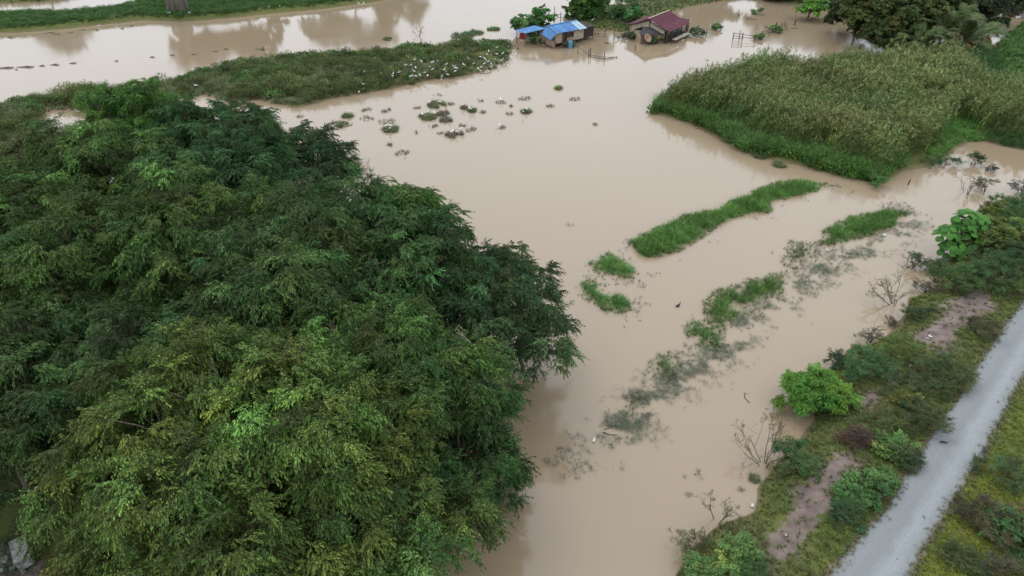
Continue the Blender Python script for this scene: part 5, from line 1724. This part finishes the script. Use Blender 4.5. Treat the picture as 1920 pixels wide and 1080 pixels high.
DN, BR = (0.095, 0.110, 0.05), (0.125, 0.110, 0.08)
TUS = [
    (752, 742, 70, 0, 'small brown grass tuft just above the largest egret tussock', BR),
    (745, 818, 165, 1, 'largest olive tussock with three egrets, upper middle', DN),
    (862, 812, 60, 0, 'sparse dark tuft touching the right side of the largest egret tussock', BR),
    (588, 842, 60, 0, 'sparse low tuft left of the largest egret tussock', BR),
    (675, 912, 155, 1, 'olive tussock with a row of egrets below the largest one', DN),
    (792, 890, 110, 1, 'brown ragged tussock right of the row-of-egrets tussock', BR),
    (815, 938, 105, 1, 'brown tussock under the ragged one', BR),
    (720, 985, 90, 0, 'sparse brown tuft below the row-of-egrets tussock', BR),
    (595, 1033, 80, 0, 'faint tuft left below the sparse brown one', BR),
    (1020, 862, 85, 1, 'compact green tussock with egrets in the centre group', DN),
    (962, 842, 75, 1, 'brown tussock on the left side of the compact green one', BR),
    (1098, 875, 75, 0, 'spiky tuft on the right side of the compact green one', BR),
    (1080, 788, 60, 0, 'spiky olive tuft alone above the centre group', DN),
    (1247, 798, 100, 0, 'flat olive tuft right of the spiky one', DN),
    (1435, 768, 110, 0, 'wide broken tuft, upper right of the tussock field', BR),
    (1440, 870, 100, 1, 'tussock with two egrets, right part of the field', DN),
    (1308, 888, 60, 0, 'low dark curved tuft left of the two-egret tussock', BR),
    (1320, 827, 30, 0, 'tiny dark tuft between flat olive tuft and two-egret tussock', BR),
    (1238, 995, 85, 0, 'thin tuft with one egret, lower right of the field', BR),
    (1015, 1010, 105, 0, 'thin trailing tuft right above the lowest big tussock', BR),
    (945, 980, 60, 0, 'thin tuft topped by an egret above the lowest big tussock', BR),
    (882, 1048, 155, 1, 'lowest big brown tussock with four egrets', BR),
    (772, 1040, 60, 0, 'sparse tuft left of the lowest big tussock', BR),
    (385, 1010, 140, 1, 'leftmost egret tussock, dark olive', DN),
    (345, 950, 150, 0, 'trailing brown tuft above the leftmost egret tussock', BR),
    (190, 925, 130, 0, 'faint wide tuft left of the trailing one', BR),
    (205, 858, 85, 0, 'dull small tuft upper left of the field', DN),
    (340, 868, 60, 0, 'dead star-shaped tuft right of the dull small one', BR),
    (50, 905, 100, 1, 'round olive clump off the feathery corner tree', DN),
    (10, 975, 110, 1, 'olive grassy clump closest to the grove', DN),
    (1692, 690, 60, 1, 'bright yellow-green spiky tuft alone at the right', (0.11, 0.15, 0.045)),
    (1815, 775, 100, 0, 'slanting grey-brown tuft right of the yellow-green one', BR),
    (1628, 828, 70, 0, 'low brown tuft left below the yellow-green one', BR),
    (552, 655, 50, 1, 'tiny green tuft off the scrub island shore', DN),
    (375, 855 + 0, 20, 0, 'tiny twig tuft near the dead star-shaped one', BR),
]
for i, (x, y, w, dn, lab, tn) in enumerate(TUS):
    X, Y = C2(x, y)
    tussock(X, Y, w / 4.154, dn, lab, 600 + i, tn)
tussock(731, 272, 16, 0, 'small dead tuft between the egret tussocks and the pale bare bush', 651, BR)
tussock(757, 287, 28, 0, 'thin tuft with one egret nearest the pale bare bush', 652, BR)
tussock(564, 219, 16, 0, 'small dark driftweed tuft below the island lobe', 653, BR)
tussock(727, 74, 19, 1, 'round tuft alone in the river above the scrub island', 654, DN)
tussock(490, 93, 24, 0, 'flat weed tuft in the river left of the round one', 655, DN)
tussock(1067, 422, 22, 0, 'faint dark tuft in the wide empty water', 656, BR, upright=.5)
tussock(1116, 234, 12, 0, 'tiny tuft at the left shore of the reed bed', 657, BR)
tussock(1460, 310, 26, 1, 'small brownish clump beside the reed bed shoal', 658, DN)
tussock(1425, 293, 30, 1, 'dull clump at the reed bed shoal', 659, DN)
tussock(888, 62, 40, 1, 'green floating clump at the upper shore of the scrub island', 660, (0.065, 0.11, 0.04))
tussock(925, 55, 26, 1, 'green floating patch between scrub island and blue hut', 661, (0.07, 0.13, 0.04))
tussock(866, 68, 46, 1, 'dull weed raft touching the scrub island upper shore', 662, (0.065, 0.095, 0.04))
tussock(1408, 36, 22, 0, 'dark twiggy tuft in the far water near the top edge', 663, BR)
tussock(1140, 82, 12, 0, 'tiny tuft in the water between the huts', 664, DN)
tussock(1390, 918, 16, 0, 'brown tuft in the water off the bottom shore', 665, BR, upright=.6)
tussock(1292, 928, 16, 0, 'brown sunken tuft in the lower open water', 666, BR, upright=.5)
tussock(1415, 898, 22, 1, 'grey-green tuft at the foot of the largest bare twiggy bush', 667, DN, upright=.6)

# drifting debris line in the river
DEB = [(10, 128, 42, 'left'), (48, 126, 40, 'second'), (78, 124, 14, ''), (102, 122, 22, ''), (136, 119, 16, ''), (285, 108, 12, ''), (322, 104, 10, ''), (362, 103, 12, ''), (402, 97, 14, ''), (424, 93, 12, ''),
       (18, 71, 12, ''), (90, 62, 26, ''), (104, 65, 22, ''), (130, 62, 16, ''), (152, 57, 16, ''), (181, 57, 10, ''), (228, 54, 8, ''), (247, 49, 8, ''), (30, 131, 6, ''), (218, 115, 7, '')]
r = np.random.RandomState(9)
for i, (x, y, w, _) in enumerate(DEB):
    b = G(x, y, 0)
    s_px = (y + 350) * .839 / 27
    W = w / s_px / 2
    mb = MB()
    vs, fs = [], []
    m, rings = 14, 3
    for k in range(m):
        a = 2 * math.pi * k / m
        for q in range(rings):
            f = (1, .65, .25)[q] * r.uniform(.75, 1.15)
            vs.append((math.cos(a) * W * f, math.sin(a) * W * f * .45, (-.02, .05, .09)[q] * r.uniform(.6, 1.2)))
    for k in range(m):
        k2 = (k + 1) % m
        for q in range(rings - 1):
            fs.append((k * rings + q, k2 * rings + q, k2 * rings + q + 1, k * rings + q + 1))
    fs.append(tuple(k * rings + rings - 1 for k in range(m)))
    mb.add(vs, fs)
    for _ in range(6):
        a = r.uniform(-.4, .4); l = W * r.uniform(.4, .9); s = r.normal(0, .3, 2) * W
        mb.tube([(s[0], s[1] * .4, .06), (s[0] + l * math.cos(a), s[1] * .4 + l * math.sin(a), .1 + r.uniform(0, .08))], [.025, .012], 4, False)
    o = mb.build('floating_debris', M_straw, None, (b[0], b[1], 0))
    if i < 2:
        tag(o, ('long dark raft of drift debris cut by the left frame edge' if i == 0 else 'long dark raft of drift debris second from the left frame edge'), 'debris', 'drift debris in the river')
    elif y > 90:
        tag(o, 'small dark float of drift debris in the line across mid river', 'debris', 'drift debris across mid river')
    else:
        tag(o, 'small dark float of drift debris hugging the far bank', 'debris', 'drift debris along the far bank')


# ------------------------------------------------------------------ egrets
def make_egret(pose):
    o = thing('egret', (0, 0, 0), '', 'egret')
    mb = MB()
    mb.tube([(-.27, 0, .30), (-.16, 0, .33), (-.02, 0, .37), (.10, 0, .40), (.17, 0, .43)], [.012, .055, .085, .07, .035], 8)
    if pose == 0:      # neck up
        neck = [(.14, 0, .42), (.22, 0, .50), (.19, 0, .60), (.20, 0, .70), (.24, 0, .735), (.28, 0, .73)]
    elif pose == 1:    # hunched
        neck = [(.12, 0, .42), (.19, 0, .47), (.17, 0, .53), (.20, 0, .56), (.24, 0, .565), (.27, 0, .56)]
    else:              # reaching down
        neck = [(.14, 0, .42), (.24, 0, .44), (.33, 0, .38), (.38, 0, .28), (.41, 0, .24), (.43, 0, .21)]
    mb.tube(neck, [.035, .026, .021, .021, .03, .015], 7)
    mb.build('body', M_feather, o, smooth=True)
    h, t = Vector(neck[-1]), Vector(neck[-1]) - Vector(neck[-3])
    mb = MB(); mb.tube([h - t * .1, h + t.normalized() * .09], [.011, .002], 5); mb.build('bill', M_yellow, o)
    for s in (-1, 1):
        mb = MB(); mb.add([(.13, s * .06, .44), (.02, s * .095, .40), (-.14, s * .07, .33), (-.30, s * .015, .29), (-.12, s * .055, .41)], [(0, 1, 2, 4), (4, 2, 3)])
        w_ = mb.build('wing', M_feather, o); w_.modifiers.new('t', 'SOLIDIFY').thickness = .012
        mb = MB(); mb.tube([(0, s * .03, .34), (.02, s * .03, .17), (0, s * .03, 0)], [.009, .007, .006], 4); mb.build('leg', M_leg, o)
    return o


EG = [(570, 478), (624, 490), (702, 495), (716, 495), (505, 517), (542, 520), (580, 537), (690, 535), (712, 552), (566, 567), (310, 585), (405, 585), (400, 603), (448, 577),
      (612, 597), (535, 612), (548, 603), (580, 605), (650, 578), (673, 600), (875, 530), (887, 543), (898, 541), (815, 567), (803, 553), (828, 593), (783, 608), (949, 513),
      (963, 521), (820, 512), (995, 470), (1030, 507), (1066, 544), (1083, 563), (1090, 535), (1115, 467), (1130, 480), (1146, 491), (1200, 475), (1255, 475), (1167, 508),
      (1167, 535), (1115, 507), (1143, 565), (1222, 522), (1232, 530), (1245, 485), (1287, 500), (1295, 520), (1271, 515), (1257, 427), (1210, 432), (1296, 418), (1147, 410),
      (1137, 436), (1212, 382), (1275, 310), (1303, 376), (1318, 348), (1186, 315), (1335, 410), (1360, 430), (752, 487), (887, 567), (1085, 455), (778, 632), (140, 728), (172, 668), (183, 570)]
EG2 = [(690, 803, 'largest olive tussock'), (768, 803, 'largest olive tussock'), (815, 790, 'largest olive tussock'), (632, 897, 'olive tussock below the largest one'),
       (648, 889, 'olive tussock below the largest one'), (676, 880, 'olive tussock below the largest one'), (722, 887, 'olive tussock below the largest one'), (1030, 850, 'compact green tussock'), (995, 850, 'compact green tussock'),
       (1008, 857, 'compact green tussock'), (944, 827, 'brown tussock left of the compact green one'), (1440, 857, 'right-hand two-egret tussock'), (1415, 882, 'right-hand two-egret tussock'),
       (355, 988, 'leftmost egret tussock'), (379, 990, 'leftmost egret tussock'), (380, 1010, 'leftmost egret tussock'), (870, 1028, 'lowest big brown tussock'),
       (898, 1038, 'lowest big brown tussock'), (938, 1013, 'lowest big brown tussock'), (853, 1037, 'lowest big brown tussock'), (930, 962, 'thin tuft above the lowest big tussock'),
       (1233, 982, 'thin tuft at the lower right of the field'), (65, 877, 'round olive clump by the grove'), (840, 913, 'brown tussock under the ragged one'), (1240, 780, 'flat olive tuft'), (490, 1170, 'thin tuft nearest the pale bare bush')]
protos = [make_egret(0), make_egret(1), make_egret(2)]
used = [False] * 3


def put_egret(px, py, z, label, group, i, scale=.85, water=False):
    k = (i * 7 + i // 3) % 5
    k = 0 if k < 2 else (1 if k < 4 else 2)
    if not used[k]: o = protos[k]; used[k] = True
    else: o = copy_tree(protos[k])
    b = G(px, py, z)
    o.location = (b[0], b[1], z)
    o.rotation_euler = (0, 0, (i * 2.399) % 6.28)
    o.scale = (scale,) * 3
    tag(o, label, 'egret', group)


for i, (x, y) in enumerate(EG):
    X, Y = C2(x, y)
    b = G(X, Y + 2, 0)
    gz_ = ground_z(b[0], b[1])
    z = gz_ + .32 if gz_ > .02 else .02
    if X > 905:
        lab, grp = 'white egret standing in the thinning right tip of the scrub island', 'egrets at the right tip of the scrub island'
    elif X > 800:
        lab, grp = 'white egret on the middle lower shore of the scrub island', 'egrets on the middle of the scrub island shore'
    elif X > 700:
        lab, grp = 'white egret in the left part of the flock on the scrub island shore', 'egrets in the left part of the island flock'
    else:
        lab, grp = 'white egret apart from the flock, left on the scrub island', 'egrets apart on the left of the island'
    put_egret(X, Y + 1, z, lab, grp, i, .75)
from collections import Counter
cnt = Counter(l for _, _, l in EG2)
for i, (x, y, l) in enumerate(EG2):
    X, Y = C2(x, y)
    lab = ('white egret perched on the ' if cnt[l] > 1 else 'single white egret on the ') + l
    put_egret(X, Y + 2, .22, lab, 'egrets on the ' + l if cnt[l] > 1 else None, i + 3, .78)
put_egret(505, 17, .45, 'white egret on the far bank, left of a pair', 'egrets on the far bank', 5)
put_egret(525, 15, .45, 'white egret on the far bank, right of a pair', 'egrets on the far bank', 6)
put_egret(147, 214, .1, 'white egret in the pool behind the bright highest grove tree', None, 7)
put_egret(673, 10, .2, 'white egret by the waterline at the top, left one of two', None, 9)
put_egret(682, 10, .2, 'white egret by the waterline at the top, right one of two', None, 11)
put_egret(368, 165, .6, 'white egret alone on the green scrub above the pool', None, 12)
put_egret(1111, 41, .5, 'white egret standing behind the blue hut', None, 13)

# dark water bird
b = G(1271, 574, 0)
o = thing('water_bird', (b[0], b[1], 0), 'small dark bird swimming alone in the open brown water', 'bird', None, .6)
mb = MB(); mb.tube([(-.22, 0, .08), (-.12, 0, .05), (0, 0, .05), (.1, 0, .06), (.15, 0, .12)], [.012, .07, .09, .07, .03], 8)
mb.tube([(.12, 0, .09), (.17, 0, .18), (.19, 0, .23), (.23, 0, .23)], [.035, .025, .034, .016], 7); mb.build('body', M_black, o, smooth=True)
mb = MB(); mb.tube([(.23, 0, .23), (.29, 0, .22)], [.012, .003], 5); mb.build('bill', M_yellow, o)


# ------------------------------------------------------------------ litter
def crumpled(px, py, s, label, m, seed, z=0.0, name='litter', flat=.3, sx=1.0):
    r = np.random.RandomState(seed)
    b = G(px, py, z)
    z = max(z, 0) if z == 0 else max(ground_z(b[0], b[1]), 0)
    mb = MB()
    n = 7
    vs, fs = [], []
    for i in range(n):
        for j in range(n):
            vs.append(((i / (n - 1) - .5) * s * sx + r.normal(0, .05) * s, (j / (n - 1) - .5) * s * .6 + r.normal(0, .05) * s, .04 + abs(r.normal(0, flat)) * s * .5))
    for i in range(n - 1):
        for j in range(n - 1):
            fs.append((i * n + j, (i + 1) * n + j, (i + 1) * n + j + 1, i * n + j + 1))
    mb.add(vs, fs)
    o = mb.build(name, m, None, (b[0], b[1], z + .02)); o.rotation_euler = (0, 0, r.uniform(0, 6.28))
    o.modifiers.new('t', 'SOLIDIFY').thickness = .008
    tag(o, label, 'litter', 'plastic litter')


crumpled(1523, 762, .45, 'crumpled lilac plastic at the foot of the bright round shrub', M_purple, 1, .05)
crumpled(1743, 633, .22, 'small white scrap on the bare soil slope, left one', M_white, 2, .8)
crumpled(1738, 636, .16, 'tiny white scrap beside the other on the bare soil slope', M_white, 14, .8)
crumpled(1114, 826, .16, 'white scrap floating on the greenish drowned weed', M_white, 3, 0, sx=2)
crumpled(1658, 442, .3, 'white scrap at the lower edge of the thick grass patch', M_white, 4)
crumpled(1551, 470, .2, 'tiny white scrap between the two right-hand grass patches', M_white, 5)
crumpled(1410, 949, .2, 'white scrap at the waterline of the bottom shore', M_white, 6)
crumpled(1875, 446, .3, 'white scrap caught in the right edge scrub', M_white, 7, 1.2)
crumpled(1812, 258, .35, 'white scrap at the reed bed edge by the right channel', M_white, 8, .2)
crumpled(1473, 1006, .12, 'tiny white scrap on the large bare patch', M_white, 9, .8)
crumpled(318, 31, .9, 'large white plastic heap on the far bank under the old palm', M_white, 10, .3)
crumpled(358, 30, .8, 'flat white plastic right of the heap on the far bank', M_white, 11, .3)
crumpled(185, 47, .5, 'white scrap on the far bank left of the palm', M_white, 12, .2)
crumpled(1380, 1068, .12, 'tiny white scrap in the bottom shore shrubs', M_white, 13, .8)
crumpled(1323, 232, .6, 'pale litter caught at the reed bed corner', M_white, 15, .05, flat=.15)
crumpled(920, 73, .9, 'white plastic sheet in the reeds at the island upper tip', M_white, 16, .3)
crumpled(1705, 690, .15, 'tiny pale scrap between the yellowish shrub and bare patch', M_white, 17, .8)

# concrete slab and broken stones in the bottom left corner
b = G(40, 1035, 1.0)
o = thing('concrete_slab', (b[0], b[1], .55), 'tilted mossy concrete slab in the bottom left corner', 'slab', None, R(-52))
mb = MB(); mb.box((0, 0, .35), (1.35, .55, .5), Euler((R(6), R(-5), 0)), .03); mb.build('block', M_concrete, o)
mb = MB(); mb.box((0, 0, .66), (1.45, .65, .08), Euler((R(6), R(-5), 0)), .02); mb.build('cap', M_concrete, o)
r = np.random.RandomState(2)
for i, (x, y, s) in enumerate(((12, 1050, .35), (25, 1068, .28), (5, 1072, .3), (45, 1074, .22), (18, 1035, .2), (52, 1060, .18))):
    b = G(x, y, .5)
    mb = MB(); mb.tube([(0, 0, -.1), (.02, 0, s * .25), (0, .01, s * .55)], [s * .55, s * .6, s * .3], 7)
    o = mb.build('rubble_stone', M_stone if i % 2 else M_concrete, None, (b[0], b[1], max(ground_z(b[0], b[1]), 0)))
    o.rotation_euler = (r.normal(0, .2), r.normal(0, .2), r.uniform(0, 6))
    tag(o, 'broken stone on bare soil beside the concrete slab', 'stone', 'broken stones by the slab')

# stones and clods on the track and bare soil (too many and too small to pick apart)
mb = MB()
r = np.random.RandomState(4)
pr = in_poly(TRACK, 1.3, r)
pr = pr[pr[:, 1] < 60]
pb = np.concatenate([in_poly(pg, 8, r) for pg in BARE])
pb_z = height(pb)
for (p, z) in [(q, ROAD_Z + .02) for q in pr] + list(zip(pb, pb_z)):
    s = r.uniform(.015, .05)
    a = r.uniform(0, 6)
    v = [(math.cos(a + k * 2.1) * s * r.uniform(.7, 1.2), math.sin(a + k * 2.1) * s * r.uniform(.7, 1.2), 0) for k in range(3)]
    mb.add([(p[0] + x, p[1] + y, z - .01) for x, y, _ in v] + [(p[0] + s * .1, p[1], z + s * .9)], [(0, 1, 3), (1, 2, 3), (2, 0, 3)])
o = mb.build('loose_stones', M_stone); tag(o, 'loose small stones on the track and bare soil', 'stones', None, 'stuff')

for m in bpy.data.materials:
    if m.name.startswith('Dots'): bpy.data.materials.remove(m)
